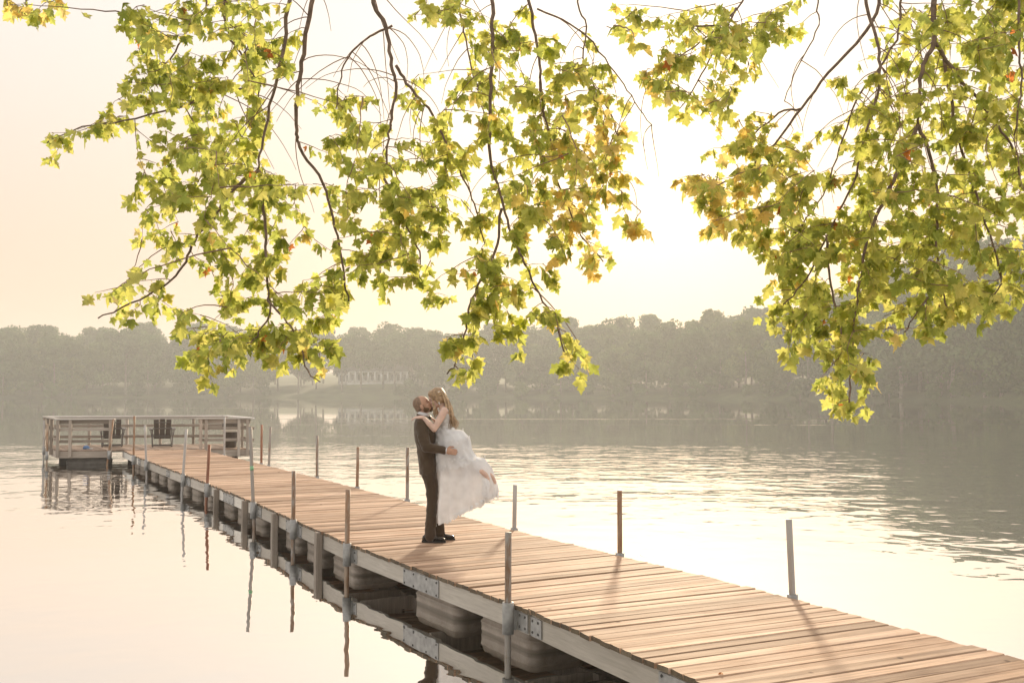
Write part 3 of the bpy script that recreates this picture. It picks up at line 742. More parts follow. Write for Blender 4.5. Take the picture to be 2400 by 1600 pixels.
def leaf_shape(k):
    r = random.Random(60 + k); fold = r.uniform(.10, .75); curl = r.uniform(-.2, .65); asym = r.uniform(.88, 1.12)
    out = [(x * (asym if x > 0 else 1), y) for x, y in HALF] + [(-x, y) for x, y in reversed(HALF[:-1])]
    out = [(x + r.uniform(-.015, .015), y + r.uniform(-.015, .015)) for x, y in out]
    z = lambda x, y: -fold * abs(x) - curl * max(0, y) ** 2 + .05 * math.sin(7 * x + k)
    v = [(0, .32, z(0, .32) + .03)] + [(x, y, z(x, y)) for x, y in out]
    pet = .45                                           # the leaf stalk, its foot at the origin
    v = [(x, y + pet, zz + .0) for x, y, zz in v]
    f = [(0, i + 1, (i + 1) % len(out) + 1) for i in range(len(out))]
    b = len(v); v += [(-.012, 0, 0), (.012, 0, 0), (.010, pet + .03, .005), (-.010, pet + .03, .005)]; f.append((b, b + 1, b + 2, b + 3))
    return np.array(v), f
SHAPES = [leaf_shape(k) for k in range(9)]
GREENS = [(0.60, 0.63, 0.15), (0.68, 0.68, 0.18), (0.50, 0.56, 0.13), (0.72, 0.68, 0.20), (0.40, 0.45, 0.10), (0.64, 0.65, 0.17)]
GOLDS = [(0.88, 0.70, 0.22), (0.88, 0.64, 0.18), (0.84, 0.74, 0.22), (0.90, 0.72, 0.28)]  # around the sun gap these paint its glow into the leaf colour
RUST = (0.62, 0.22, 0.06)
def leaf_mesh(k, tint):
    v, f = SHAPES[k]; me = bpy.data.meshes.new('leaf'); me.from_pydata(v.tolist(), [], f); me.materials.append(M_LEAF)
    a = me.color_attributes.new('tint', 'FLOAT_COLOR', 'POINT')
    a.data.foreach_set('color', np.tile([*tint, 1.0], len(v)).astype(np.float32)); return me
LEAF_ME = {}
def spot(px, py, Y):
    # a point Y metres ahead on the bearing px, py (2352-wide reading of the photograph)
    x = (px * 1.0204 - 1200) / 2400; e = (800 - py * 1.0204) / 2400
    d = Vector((x, math.cos(PITCH) - e * math.sin(PITCH), math.sin(PITCH) + e * math.cos(PITCH)))
    return Vector((0, 0, CAM_Z)) + d * (Y / d.y)

def build_maple(seed, trunk, limbs, branches, blobs, label, tpw):
    r = random.Random(seed); nr = np.random.RandomState(seed)
    root = empty('maple_tree', trunk[0]); tag(root, label, 'tree'); O = Vector(trunk[0])
    mb = MB(); mb.tube([Vector(p) - O for p in trunk], [.34, .27, .24, .21, .17][:len(trunk)], 12); mb.build('trunk', M_MBARK, root)
    limb_pts = []
    for L in limbs:
        pts = [Vector(p) for p in L]; mb = MB(); n = len(pts)
        mb.tube([p - O for p in pts], [.12 - .085 * i / (n - 1) for i in range(n)], 9); mb.build('limb', M_MBARK, root); limb_pts += pts[1:]
    nodes = []; nrad = []
    def curve(pts, n):       # Catmull-Rom through the points
        P = [pts[0] * 2 - pts[1]] + pts + [pts[-1] * 2 - pts[-2]]; out = []
        for i in range(1, len(P) - 2):
            for k in range(n):
                t = k / n; a, b, c, d = P[i - 1], P[i], P[i + 1], P[i + 2]
                out.append(.5 * ((2 * b) + (c - a) * t + (2 * a - 5 * b + 4 * c - d) * t * t + (3 * b - a - 3 * c + d) * t ** 3))
        out.append(P[-2]); return out
    for (pts, Y0, Y1, rad, top) in branches:
        q = [spot(x, y, Y0 + (Y1 - Y0) * i / max(1, len(pts) - 1)) for i, (x, y) in enumerate(pts)]
        if top:                                          # carry it on up to the limb above the frame
            tgt = min(limb_pts, key=lambda p: (p - q[0]).length)
            q = [tgt, tgt * .45 + q[0] * .55 + Vector((0, 0, .25)), *q]
        c = curve(q, 5)
        c = [p + Vector((r.uniform(-1, 1), r.uniform(-1, 1), r.uniform(-1, 1))) * .007 for p in c]
        rad_m = .56 * rad / 2400 * (Y0 + Y1) / 2; n = len(c)
        rr = [rad_m * (1.25 - 1.0 * i / n) + .0022 for i in range(n)]
        mb = MB(); mb.tube([p - O for p in c], rr, 8); mb.build('branch', M_MBARK, root)
        for p, ra in zip(c, rr): nodes.append(p); nrad.append(ra)
    # twigs reach from the nearest wood to spots inside the leafy masses
    targets = []
    for b in blobs:
        cx, cy, rx, ry, w = b[:5]; glow_gold = b[5] if len(b) > 5 else 0.0; dY = b[6] if len(b) > 6 else 0.0  # share of leaves tinted for the painted sun glow, per blob
        w *= 1.4 if cx > 2000 else 1.25 if cx < 650 else 1.0
        for i in range(max(1, int(round(w * tpw)))):
            a = r.uniform(0, 6.283); k = math.sqrt(r.random())
            Y = 6.4 + dY + r.gauss(0, .5)
            targets.append((spot(cx + rx * 1.27 * k * math.cos(a), cy + ry * 1.27 * k * math.sin(a), Y), glow_gold))
    arr = np.array([list(p) for p in nodes])
    targets.sort(key=lambda t: np.min(np.linalg.norm(arr - np.array(t[0]), axis=1)))
    NP = [np.array(p) for p in arr]; leaves = []
    for T, glow_gold in targets:
        A_ = np.array(NP); d = A_ - np.array(T); dist = np.linalg.norm(d, axis=1) + 1.6 * np.clip(-d[:, 2] + .02, 0, None)
        i = int(np.argmin(dist)); A = Vector(NP[i]); L = (T - A).length
        if L < .06: T = T + Vector((r.uniform(-.1, .1), r.uniform(-.1, .1), -.12)); L = (T - A).length
        side = Vector((r.uniform(-1, 1), r.uniform(-1, 1), r.uniform(-.2, .6))) * L * .22
        n = max(5, int(L / .07)); pts = []
        for k in range(n + 1):
            t = k / n; p = A * (1 - t) ** 2 + (A * .5 + T * .5 + side) * 2 * t * (1 - t) + T * t * t
            pts.append(p + Vector((r.uniform(-1, 1), r.uniform(-1, 1), r.uniform(-1, 1))) * .006)
        mb = MB(); r1 = min(.0050, .0024 + L * .0034)
        mb.tube([p - O for p in pts], [r1 * (1 - .66 * k / n) for k in range(n + 1)], 5, cap=False); mb.build('twig', M_TWIG, root)
        for p in pts[1:]: NP.append(np.array(p))
        D = (pts[-1] - pts[-2]).normalized()
        first = max(1, int(n * (.5 if L > .45 else .30 if L > .25 else .15)))
        for k in range(first, n + 1):
            tip = k == n
            for j in range(3 if tip else (2 if r.random() < .85 else 1)):
                if not tip and r.random() < .26: continue
                dr = (pts[k] - pts[k - 1]).normalized()
                az = r.uniform(0, 6.283)
                tipdir = (dr * .35 + Vector((math.cos(az) * .75, math.sin(az) * .75, 0)) + Vector((0, 0, -r.uniform(.3, 1.6)))).normalized()
                nrm = Vector((r.gauss(0, .7), r.gauss(-.2, .7), r.uniform(-.2, .9)))
                leaves.append((pts[k], tipdir, nrm, min(.10, r.lognormvariate(-2.80, .30)), glow_gold))
    # leafless shoots dangling from the branches
    wood = [p for p in nodes if 3.7 < p.z < 5.2 and p.x > -2.1]
    for i in range(72):
        p = Vector(r.choice(wood)); d = Vector((r.uniform(-1, 1), r.uniform(-.6, .6), r.uniform(-.9, .25))).normalized(); L = r.uniform(.3, .72); pts = [p]; n = 12
        bend = Vector((r.uniform(-.25, .25), r.uniform(-.15, .15), 0))
        for k in range(n):
            d = (d + Vector((0, 0, -.13)) + bend * .35 + Vector((r.uniform(-1, 1), r.uniform(-1, 1), r.uniform(-1, 1))) * .10).normalized(); pts.append(pts[-1] + d * L / n)
        mb = MB(); mb.tube([q - O for q in pts], [.0036 * (1 - .6 * k / n) for k in range(n + 1)], 5, cap=False); mb.build('shoot', M_TWIG, root)
    # the 300 nearest the camera singly, the rest as one mass
    leaves.sort(key=lambda l: l[0].y)
    V_, F_, C_ = [], [], []; base = 0
    for i, (p, td, nrm, size, glow_gold) in enumerate(leaves):
        x = td.cross(nrm)
        if x.length < 1e-3: x = td.cross(Vector((1, 0, 0)))
        x.normalize(); z = x.cross(td)
        k = r.randrange(9)
        q = r.random()
        if q < .004: tint = RUST
        elif q < glow_gold * .85 + .03: tint = GOLDS[r.randrange(4)]
        else: tint = GREENS[r.randrange(6)]
        size *= 1.0
        if i < 300:
            key = (k, tint)
            if key not in LEAF_ME: LEAF_ME[key] = leaf_mesh(k, tint)
            o = link('leaf', LEAF_ME[key], None, root)
            o.matrix_local = Matrix.Translation(p - O) @ Matrix(((x.x, td.x, z.x, 0), (x.y, td.y, z.y, 0), (x.z, td.z, z.z, 0), (0, 0, 0, 1))) @ Matrix.Scale(size, 4)
        else:
            v, f = SHAPES[k]; M3 = np.array([list(x), list(td), list(z)])
            V_.append(v @ M3 * size + np.array(p - O)); F_ += [tuple(base + t for t in fc) for fc in f]; base += len(v)
            C_.append(np.tile([*tint, 1.0], (len(v), 1)))
    me = bpy.data.meshes.new('leaves'); me.from_pydata(np.concatenate(V_).tolist(), [], F_); me.materials.append(M_LEAF)
    a = me.color_attributes.new('tint', 'FLOAT_COLOR', 'POINT'); a.data.foreach_set('color', np.concatenate(C_).astype(np.float32).ravel())
    o = link('leaves', me, None, root); o['kind'] = 'stuff'
    print('maple', len(targets), 'twigs', len(leaves), 'leaves')
    return root

BR_L = [([(725, -30), (700, 100), (685, 200), (682, 300), (690, 340), (740, 420), (770, 520), (792, 640), (800, 690)], 6.3, 6.3, 8, 1),
        ([(672, -30), (655, 100), (625, 220), (600, 340), (592, 390)], 6.1, 6.1, 8, 1),
        ([(592, 390), (531, 441), (490, 500), (446, 553), (419, 614), (372, 658), (284, 705), (225, 728)], 6.1, 6.0, 5, 0),
        ([(592, 390), (608, 500), (611, 580), (615, 660), (618, 720), (590, 770), (555, 800)], 6.1, 5.9, 4.5, 0),
        ([(529, -30), (525, 75), (544, 112), (585, 176), (600, 250)], 6.5, 6.4, 5, 1),
        ([(600, 200), (500, 215), (400, 250), (260, 282), (190, 292), (108, 326)], 6.3, 6.2, 3, 0),
        ([(470, -30), (430, 70), (380, 150), (330, 210)], 6.7, 6.6, 4, 1),
        ([(855, -30), (885, 60), (900, 150), (912, 200), (900, 260), (892, 320), (885, 410)], 6.3, 6.3, 8, 1),
        ([(908, 150), (940, 200), (985, 250), (1020, 320), (1060, 400), (1090, 470), (1112, 560)], 6.3, 6.4, 4.5, 0),
        ([(885, 410), (905, 470), (940, 530), (965, 590), (960, 640)], 6.3, 6.2, 3.5, 0),
        ([(900, 60), (850, 85), (800, 130), (780, 190), (770, 270)], 6.4, 6.5, 3, 0),
        ([(1124, -30), (1130, 80), (1128, 200), (1125, 300), (1130, 380), (1150, 450), (1175, 540), (1200, 590), (1230, 660), (1275, 740), (1300, 815)], 6.2, 6.1, 6.5, 1),
        ([(1150, 480), (1142, 560), (1105, 640), (1080, 700), (1068, 770), (1050, 830), (1028, 858)], 6.2, 6.0, 4, 0),
        ([(1205, -30), (1230, 80), (1240, 150), (1242, 220), (1260, 300), (1275, 400), (1300, 460), (1335, 540), (1385, 600)], 6.4, 6.4, 5, 1),
        ([(1050, -30), (1070, 90), (1095, 200), (1112, 270)], 6.7, 6.6, 3.5, 1),
        ([(1235, 20), (1330, 70), (1400, 150), (1450, 220), (1495, 288)], 6.6, 6.6, 2.2, 0),
        ([(1330, -30), (1345, 60), (1340, 150), (1380, 220), (1420, 320), (1400, 400), (1470, 485)], 6.6, 6.5, 2.5, 1),
        ([(615, 690), (660, 740), (690, 790), (705, 850), (735, 876)], 5.9, 5.9, 2.5, 0),
        ([(20, -40), (18, 10), (35, 40)], 7.6, 7.6, 2, 1), ([(60, -40), (62, 12), (80, 45)], 7.6, 7.6, 2, 0)]
BL_L = [(420, 50, 120, 60, .8), (560, 60, 100, 70, .7), (360, 130, 70, 70, .5), (440, 160, 120, 60, .8), (370, 230, 110, 40, .7), (550, 180, 90, 80, .8), (640, 60, 40, 60, .2),
        (490, 290, 110, 60, .9), (570, 330, 80, 70, .7), (430, 390, 80, 60, .8), (395, 480, 70, 50, .5), (540, 450, 110, 60, 1.0), (650, 440, 70, 50, .6), (560, 560, 80, 60, .8),
        (700, 560, 60, 60, .35), (650, 640, 60, 50, .3), (370, 560, 50, 25, .2), (310, 690, 80, 35, .4), (480, 725, 100, 45, .6), (600, 740, 100, 50, .7), (560, 800, 120, 45, .9),
        (700, 775, 60, 45, .5), (750, 700, 60, 50, .5), (790, 630, 45, 50, .4), (490, 825, 45, 30, .25), (725, 845, 30, 25, .1), (220, 275, 50, 30, .25), (150, 310, 40, 18, .2),
        (1000, 15, 60, 25, .25), (1070, 60, 60, 60, .5), (1150, 80, 60, 60, .35), (800, 290, 70, 70, .7), (860, 370, 90, 80, 1.0), (900, 470, 90, 55, .9), (980, 400, 80, 80, .8), (930, 190, 50, 60, .15),
        (1000, 290, 60, 70, .4), (1080, 250, 70, 80, .6), (1150, 180, 70, 70, .45), (1120, 350, 80, 80, .7), (1050, 480, 80, 60, .7), (960, 540, 80, 50, .7), (890, 560, 60, 40, .4),
        (850, 620, 60, 40, .35), (940, 640, 60, 40, .3), (770, 450, 50, 80, .4), (1210, 250, 60, 80, .5), (1290, 230, 60, 60, .6, .2), (1350, 190, 50, 50, .3, .2), (1300, 130, 70, 50, .3, .1),
        (1250, 350, 80, 70, .7, .15), (1330, 330, 80, 80, .8, .45), (1400, 270, 40, 60, .25, .5), (1400, 380, 45, 40, .3, .7), (1340, 440, 70, 60, .7, .6), (1270, 470, 80, 60, .6, .3),
        (1350, 540, 60, 50, .5, .6), (1420, 505, 50, 22, .2, .6), (1180, 480, 60, 60, .5), (1130, 570, 70, 50, .6), (1090, 650, 60, 60, .55), (1150, 640, 50, 50, .35), (1240, 600, 40, 50, .25),
        (1230, 690, 60, 50, .35), (1100, 740, 40, 30, .2), (1060, 800, 50, 45, .3), (1180, 775, 40, 25, .15), (1310, 830, 38, 18, .25), (1270, 750, 45, 35, .2), (1050, 850, 30, 14, .1),
        (25, 18, 22, 16, .14, .5, 1.2), (70, 20, 22, 22, .2, .5, 1.2), (150, 0, 20, 12, .1, .5, 1.2), (290, -5, 14, 8, .06)]
LI_L = [[(-3.4, -1.2, 4.2), (-3.0, 1.2, 6.2), (-2.4, 3.6, 7.3), (-1.5, 5.6, 7.2), (-.6, 6.6, 6.6)], [(-2.4, 3.6, 7.3), (-1.0, 4.6, 7.6), (.3, 5.8, 7.2), (.9, 6.6, 6.7)], [(-3.0, 1.2, 6.2), (-3.6, 4.0, 7.0), (-3.3, 6.8, 6.6)]]
build_maple(11, [(-3.5, -1.3, .35), (-3.45, -1.25, 1.5), (-3.4, -1.3, 3.0), (-3.4, -1.2, 4.2), (-3.6, -1.5, 7.5)], LI_L, BR_L, BL_L,
            'green maple whose boughs hang over the left and middle of the picture', 18.5)

BR_R = [([(2150, -30), (2147, 95), (2120, 150), (2110, 230), (2110, 285)], 6.0, 6.0, 12, 1),
        ([(2147, 95), (2180, 150), (2230, 210), (2280, 270), (2330, 350), (2345, 430)], 6.0, 6.1, 6, 0),
        ([(2110, 285), (2060, 400), (2020, 480), (1990, 560), (1975, 650), (1962, 740), (1956, 830), (1948, 935)], 6.0, 5.9, 6, 0),
        ([(2110, 285), (2140, 370), (2155, 460), (2150, 560), (2160, 650), (2180, 725)], 6.0, 6.0, 5, 0),
        ([(2020, -30), (1990, 70), (1920, 150), (1840, 250), (1780, 330), (1700, 400), (1640, 432)], 6.7, 6.6, 6.5, 1),
        ([(1985, -30), (2010, 80), (2020, 150), (2010, 240), (1980, 330), (1960, 420), (1900, 540), (1850, 640), (1800, 700)], 6.4, 6.2, 5.5, 1),
        ([(2170, 130), (2190, 270), (2210, 350), (2240, 440), (2280, 560), (2300, 645)], 6.2, 6.2, 5, 0),
        ([(1720, -30), (1650, 60), (1560, 130), (1500, 172)], 6.9, 6.8, 3.5, 1), ([(1690, 20), (1640, 120), (1595, 200), (1560, 252)], 6.8, 6.8, 2.5, 0),
        ([(1650, 60), (1540, 60), (1450, 72), (1395, 62)], 6.9, 6.8, 2, 0),
        ([(2340, -30), (2342, 100), (2345, 200), (2330, 310)], 6.0, 6.0, 5, 1), ([(1900, 540), (1905, 640), (1925, 720), (1945, 800), (1985, 860)], 6.2, 6.0, 3.5, 0),
        ([(2160, 650), (2110, 710), (2080, 765)], 6.0, 6.0, 2.5, 0), ([(2280, 560), (2300, 650), (2250, 710)], 6.2, 6.1, 2.5, 0),
        ([(1840, 250), (1790, 260), (1740, 300), (1690, 330)], 6.6, 6.7, 3, 0), ([(2080, -30), (2060, 90), (1980, 210), (1935, 320), (1900, 430), (1840, 520)], 6.5, 6.4, 4, 1),
        ([(1880, -30), (1880, 60), (1840, 140), (1800, 230)], 6.9, 6.9, 2.5, 1)]
BL_R = [(1445, 45, 55, 35, .25, .1), (1560, 60, 100, 55, .8, .15), (1680, 50, 100, 50, .8), (1540, 165, 70, 45, .6, .2), (1640, 150, 80, 60, .7, .1), (1745, 110, 50, 50, .35), (1700, 230, 60, 40, .35, .1),
        (1590, 235, 40, 30, .2, .4), (1800, 40, 60, 40, .4), (1750, 310, 70, 50, .5, .3), (1690, 380, 70, 60, .65, .5), (1615, 415, 45, 25, .3, .7), (1660, 470, 60, 45, .6, .6),
        (1750, 450, 80, 70, .8, .3), (1705, 520, 55, 28, .35, .4), (1830, 400, 80, 80, .8, .1), (1800, 520, 80, 60, .8, .15), (1890, 480, 90, 80, 1.0), (1880, 580, 90, 70, 1.1), (1800, 610, 45, 55, .5),
        (1960, 560, 80, 70, .8), (1850, 690, 90, 55, 1.0), (1795, 720, 50, 35, .35), (1950, 680, 90, 60, .9), (1880, 770, 70, 50, .85), (1950, 790, 65, 45, .6), (1920, 850, 45, 28, .35),
        (1935, 912, 45, 18, .3), (1990, 860, 28, 24, .15), (1950, 200, 60, 50, .3), (1980, 290, 70, 60, .6), (2060, 170, 60, 60, .35), (2040, 350, 80, 70, .7), (2100, 430, 80, 70, .8),
        (2020, 460, 80, 70, .7), (2060, 560, 90, 70, .8), (2100, 650, 80, 50, .7), (2170, 560, 90, 70, .8), (2170, 680, 90, 45, .8), (2080, 740, 50, 35, .35), (2250, 690, 60, 35, .5),
        (2300, 650, 50, 45, .35), (2200, 460, 80, 70, .7), (2290, 520, 70, 70, .7), (2300, 420, 60, 60, .5), (2250, 330, 80, 70, .7), (2330, 300, 40, 80, .5), (2200, 200, 80, 70, .65),
        (2280, 120, 80, 80, .9), (2330, 40, 50, 60, .7), (2220, 50, 70, 60, .7), (2160, 300, 60, 60, .4), (2335, 580, 30, 60, .3), (2080, 60, 40, 40, .2)]
LI_R = [[(7.3, .3, 4.4), (6.2, 2.6, 6.6), (4.8, 4.6, 7.4), (3.2, 5.8, 7.2), (2.3, 6.4, 6.6)], [(4.8, 4.6, 7.4), (3.0, 5.0, 7.6), (1.6, 6.3, 7.2), (.9, 7.0, 6.8)], [(6.2, 2.6, 6.6), (4.6, 5.6, 6.8), (3.3, 6.3, 6.4)]]
build_maple(23, [(7.6, .2, .3), (7.55, .2, 1.6), (7.45, .25, 3.0), (7.3, .3, 4.4), (7.6, -.2, 8.0)], LI_R, BR_R, BL_R,
            'green maple whose boughs hang down at the right of the picture', 18.5)
# fallen leaves on the deck boards
for s_, t_, tint, rz, lab in ((5.35, T0 - .93, (0.60, 0.26, 0.03), .4, 'orange fallen leaf on the near left deck boards'), (4.95, T0 - HW + .03, (0.62, 0.30, 0.03), 1.9, 'orange fallen leaf at the left edge of the near deck')):
    o = link('fallen_leaf', leaf_mesh(1, tint), None, None, dock_pt(s_, t_, DECK + .012), (0, 0, rz)); o.scale = (.035,) * 3
    tag(o, lab, 'leaf', 'fallen leaves on the dock')
# ================================================================== the couple
GX, GY = -0.95, 12.70
def sphere(mb, c, rad, rot=None, nu=14, nv=9):
    c = Vector(c); rad = Vector(rad) if hasattr(rad, '__len__') else Vector((rad,) * 3); rings = []
    for j in range(nv + 1):
        th = math.pi * (j + .02 * (j == 0) - .02 * (j == nv)) / nv; ring = []
        for i in range(nu):
            ph = 2 * math.pi * i / nu
            p = Vector((rad.x * math.sin(th) * math.cos(ph), rad.y * math.sin(th) * math.sin(ph), rad.z * math.cos(th)))
            ring.append(c + (rot @ p if rot else p))
        rings.append(ring)
    mb.rings(rings[::-1])
def limb(mb, pts, rads, sy=1.0):
    """a tapering limb: tube with round joints"""
    pts = [Vector(p) for p in pts]; fine = []; fr = []
    for i in range(len(pts) - 1):
        for k in range(5):
            t = k / 5; fine.append(pts[i].lerp(pts[i + 1], t)); fr.append(rads[i] + (rads[i + 1] - rads[i]) * t)
    fine.append(pts[-1]); fr.append(rads[-1])
    mb.tube(fine, fr, 12)
    for p, q in zip(pts, rads): sphere(mb, p, q * .99, nu=12, nv=8)
def torso(mb, secs, n=20):
    """stacked elliptical sections: (x, y, z, rx, ry)"""
    mb.rings([[(x + rx * math.cos(2 * math.pi * i / n), y + ry * math.sin(2 * math.pi * i / n), z) for i in range(n)] for x, y, z, rx, ry in secs])
def fuse(mb, name, m_, parent, voxel=.007, smooth=3, wrinkle=0.0, seed=0, wscale=(9, 9, 5)):
    """melt the overlapping shapes into one continuous surface"""
    o = mb.build(name, m_); md = o.modifiers.new('r', 'REMESH'); md.mode = 'VOXEL'; md.voxel_size = voxel
    if smooth:
        sm = o.modifiers.new('s', 'SMOOTH'); sm.iterations = smooth; sm.factor = .5
    dg = bpy.context.evaluated_depsgraph_get(); me = bpy.data.meshes.new_from_object(o.evaluated_get(dg))
    bpy.data.objects.remove(o)
    n = len(me.vertices); co = np.empty(n * 3); me.vertices.foreach_get('co', co); co = co.reshape(-1, 3)
    if wrinkle:
        no = np.empty(n * 3); me.vertices.foreach_get('normal', no); no = no.reshape(-1, 3)
        d = np.array([noise.noise((p[0] * wscale[0] + seed, p[1] * wscale[1], p[2] * wscale[2] + p[0] * 6)) + .5 * noise.noise((p[0] * wscale[0] * 2.3, p[1] * 20 + seed, p[2] * wscale[2] * 2.6)) for p in co])
        co = co + no * (d * wrinkle)[:, None]; me.vertices.foreach_set('co', co.ravel())
    me.polygons.foreach_set('use_smooth', [True] * len(me.polygons)); me.materials.clear(); me.materials.append(m_)
    me.update(); return link(name, me, None, parent)
def hand(mb, wrist, d, nrm, side, curl=.5, spread=.06, L=.092):
    """palm, four fingers of unequal length and a thumb; d = pointing direction, nrm = back of the hand, side = towards the thumb"""
    w = Vector(wrist); d = Vector(d).normalized(); nrm = Vector(nrm); nrm = (nrm - d * nrm.dot(d)).normalized(); s = d.cross(nrm)
    if s.dot(Vector(side)) < 0: s = -s
    Rm = Matrix((d, s, nrm)).transposed()
    sphere(mb, w + d * .045, (.052, .040, .017), Rm); sphere(mb, w + d * .010, (.03, .027, .019), Rm)
    for i, (o, ln) in enumerate(((.030, .072), (.010, .080), (-.010, .075), (-.029, .060))):
        p = w + d * .082 + s * o; dd = (d + s * (o * spread * 18)).normalized(); pts = [p - dd * .02]; a = 0
        for k, f in enumerate((.0, .45, .32, .23)):
            if k: a += curl * (.55 if k == 1 else .8)
            v = dd * math.cos(a) - nrm * math.sin(a); p = p + v * ln * f if k else p; pts.append(p)
        limb(mb, pts, [.0095, .0095, .0085, .0078, .0068])
    p = w + d * .022 + s * .030
    limb(mb, [p, p + (d * .6 + s * .75).normalized() * .032, p + (d * .6 + s * .75).normalized() * .032 + (d * .95 + s * .15 - nrm * .2 * curl).normalized() * .030, p + (d * .6 + s * .75).normalized() * .032 + (d * .95 + s * .1 - nrm * .4 * curl).normalized() * .052], [.014, .0115, .0100, .0085])
def head_frame(c, face, tilt):   # face = +1 looks to +x, -1 to -x; tilt = upwards
    f = Vector((face * math.cos(tilt), 0, math.sin(tilt))); u = Vector((-face * math.sin(tilt), 0, math.cos(tilt))); l = Vector((0, 1, 0))
    M = Matrix((f, l, u)).transposed(); return lambda x, y, z: Vector(c) + M @ Vector((x, y, z)), M
def head(mb, P, M, k=1.0, male=True):
    sphere(mb, P(-.008, 0, .022), (.100 * k, .077 * k, .092 * k), M, 18, 12)
    sphere(mb, P(.035, 0, -.045), (.062 * k, .060 * k, .078 * k), M)                     # face
    sphere(mb, P(.058, 0, -.094), (.034 * k, .036 * k, .028 * k) if male else (.030 * k, .030 * k, .025 * k), M)   # chin
    sphere(mb, P(.020, .034, -.075), (.040, .026, .032), M); sphere(mb, P(.020, -.034, -.075), (.040, .026, .032), M)   # jaw
    sphere(mb, P(.074, 0, .012), (.018, .046, .016), M)                                  # brow
    limb(mb, [P(.088, 0, .002), P(.106, 0, -.028), P(.112, 0, -.036)], [.009, .0115, .012])     # nose
    for sg in (-1, 1):
        sphere(mb, P(.104, sg * .010, -.039), (.009, .008, .007), M)
        sphere(mb, P(.068, sg * .036, -.030), (.020, .020, .018), M)                     # cheek
        sphere(mb, P(-.012, sg * .078, -.028), (.022, .009, .032), M)                    # ear
        sphere(mb, P(-.010, sg * .076, -.050), (.012, .008, .012), M)
    sphere(mb, P(.092, 0, -.062), (.011, .022, .006), M); sphere(mb, P(.090, 0, -.073), (.011, .020, .007), M)   # lips

def make_skin(name, c):
    m, t, out = mat(name)
    p = nd(t, 'ShaderNodeBsdfPrincipled', i_Roughness=.5); p.inputs['Subsurface Weight'].default_value = .15; p.inputs['Subsurface Radius'].default_value = (.02, .008, .004)
    g = nd(t, 'ShaderNodeTexCoord'); n = nd(t, 'ShaderNodeTexNoise', i_Scale=14.0, i_Detail=4.0); t.links.new(g.outputs['Object'], n.inputs['Vector'])
    r = ramp(t, [(.3, [x * .88 for x in c]), (.7, [min(1, x * 1.1) for x in c])]); t.links.new(n.outputs[0], r.inputs[0]); t.links.new(r.outputs[0], p.inputs[0])
    t.links.new(p.outputs[0], out.inputs[0]); return m
def make_cloth(name, c, weave=260, rough=.85, trans=0.0, lace=False, sheer=0.0):
    m, t, out = mat(name)
    g = nd(t, 'ShaderNodeTexCoord'); n = nd(t, 'ShaderNodeTexNoise', i_Scale=7.0, i_Detail=6.0); t.links.new(g.outputs['Object'], n.inputs['Vector'])
    r = ramp(t, [(.3, [x * .86 for x in c]), (.7, [min(1, x * 1.08) for x in c])]); t.links.new(n.outputs[0], r.inputs[0]); colr = r.outputs[0]
    b = nd(t, 'ShaderNodeBump', i_Strength=.35, i_Distance=.004)
    if lace:
        v = nd(t, 'ShaderNodeTexVoronoi', i_Scale=26.0); v.feature = 'SMOOTH_F1'; v.distance = 'EUCLIDEAN'
        d2 = nd(t, 'ShaderNodeVectorMath', operation='ADD'); ns = nd(t, 'ShaderNodeTexNoise', i_Scale=18.0); t.links.new(g.outputs['Object'], ns.inputs['Vector']); t.links.new(g.outputs['Object'], d2.inputs[0])
        sc = nd(t, 'ShaderNodeVectorMath', operation='SCALE'); sc.inputs['Scale'].default_value = .08; t.links.new(ns.outputs['Color'], sc.inputs[0]); t.links.new(sc.outputs[0], d2.inputs[1]); t.links.new(d2.outputs[0], v.inputs['Vector'])
        t.links.new(v.outputs['Distance'], b.inputs['Height'])
        rl = ramp(t, [(.15, (1, 1, 1)), (.5, (.80, .78, .76))]); t.links.new(v.outputs['Distance'], rl.inputs[0]); colr = mixc(t, 1.0, colr, rl.outputs[0], 'MULTIPLY')
        b.inputs['Strength'].default_value = .8
    else:
        n2 = nd(t, 'ShaderNodeTexNoise', i_Scale=float(weave)); t.links.new(g.outputs['Object'], n2.inputs['Vector']); t.links.new(n2.outputs[0], b.inputs['Height'])
    p = nd(t, 'ShaderNodeBsdfPrincipled', i_Roughness=rough); p.inputs['Sheen Weight'].default_value = .25; p.inputs['Specular IOR Level'].default_value = .2
    t.links.new(colr, p.inputs[0]); t.links.new(b.outputs[0], p.inputs['Normal']); last = p.outputs[0]
    if trans:
        tr = nd(t, 'ShaderNodeBsdfTranslucent'); t.links.new(colr, tr.inputs[0]); mx = nd(t, 'ShaderNodeMixShader', i_0=trans); t.links.new(last, mx.inputs[1]); t.links.new(tr.outputs[0], mx.inputs[2]); last = mx.outputs[0]
    if sheer:
        tp = nd(t, 'ShaderNodeBsdfTransparent'); mx = nd(t, 'ShaderNodeMixShader', i_0=sheer); t.links.new(last, mx.inputs[1]); t.links.new(tp.outputs[0], mx.inputs[2]); last = mx.outputs[0]
    t.links.new(last, out.inputs[0]); return m
M_SKIN_G = make_skin('tanned_skin', (0.52, 0.30, 0.20)); M_SKIN_B = make_skin('fair_skin', (0.70, 0.48, 0.38))
M_SUIT = make_cloth('dark_brown_suit', (0.080, 0.052, 0.030)); M_TROUSER = make_cloth('dark_brown_trousers', (0.068, 0.044, 0.026))
M_SHIRT = make_cloth('white_shirt', (0.80, 0.79, 0.80)); M_DRESS = make_cloth('white_tulle', (0.93, 0.925, 0.925), trans=.26, sheer=.05); M_LACE = make_cloth('white_lace', (0.88, 0.87, 0.86), trans=.12, lace=True)
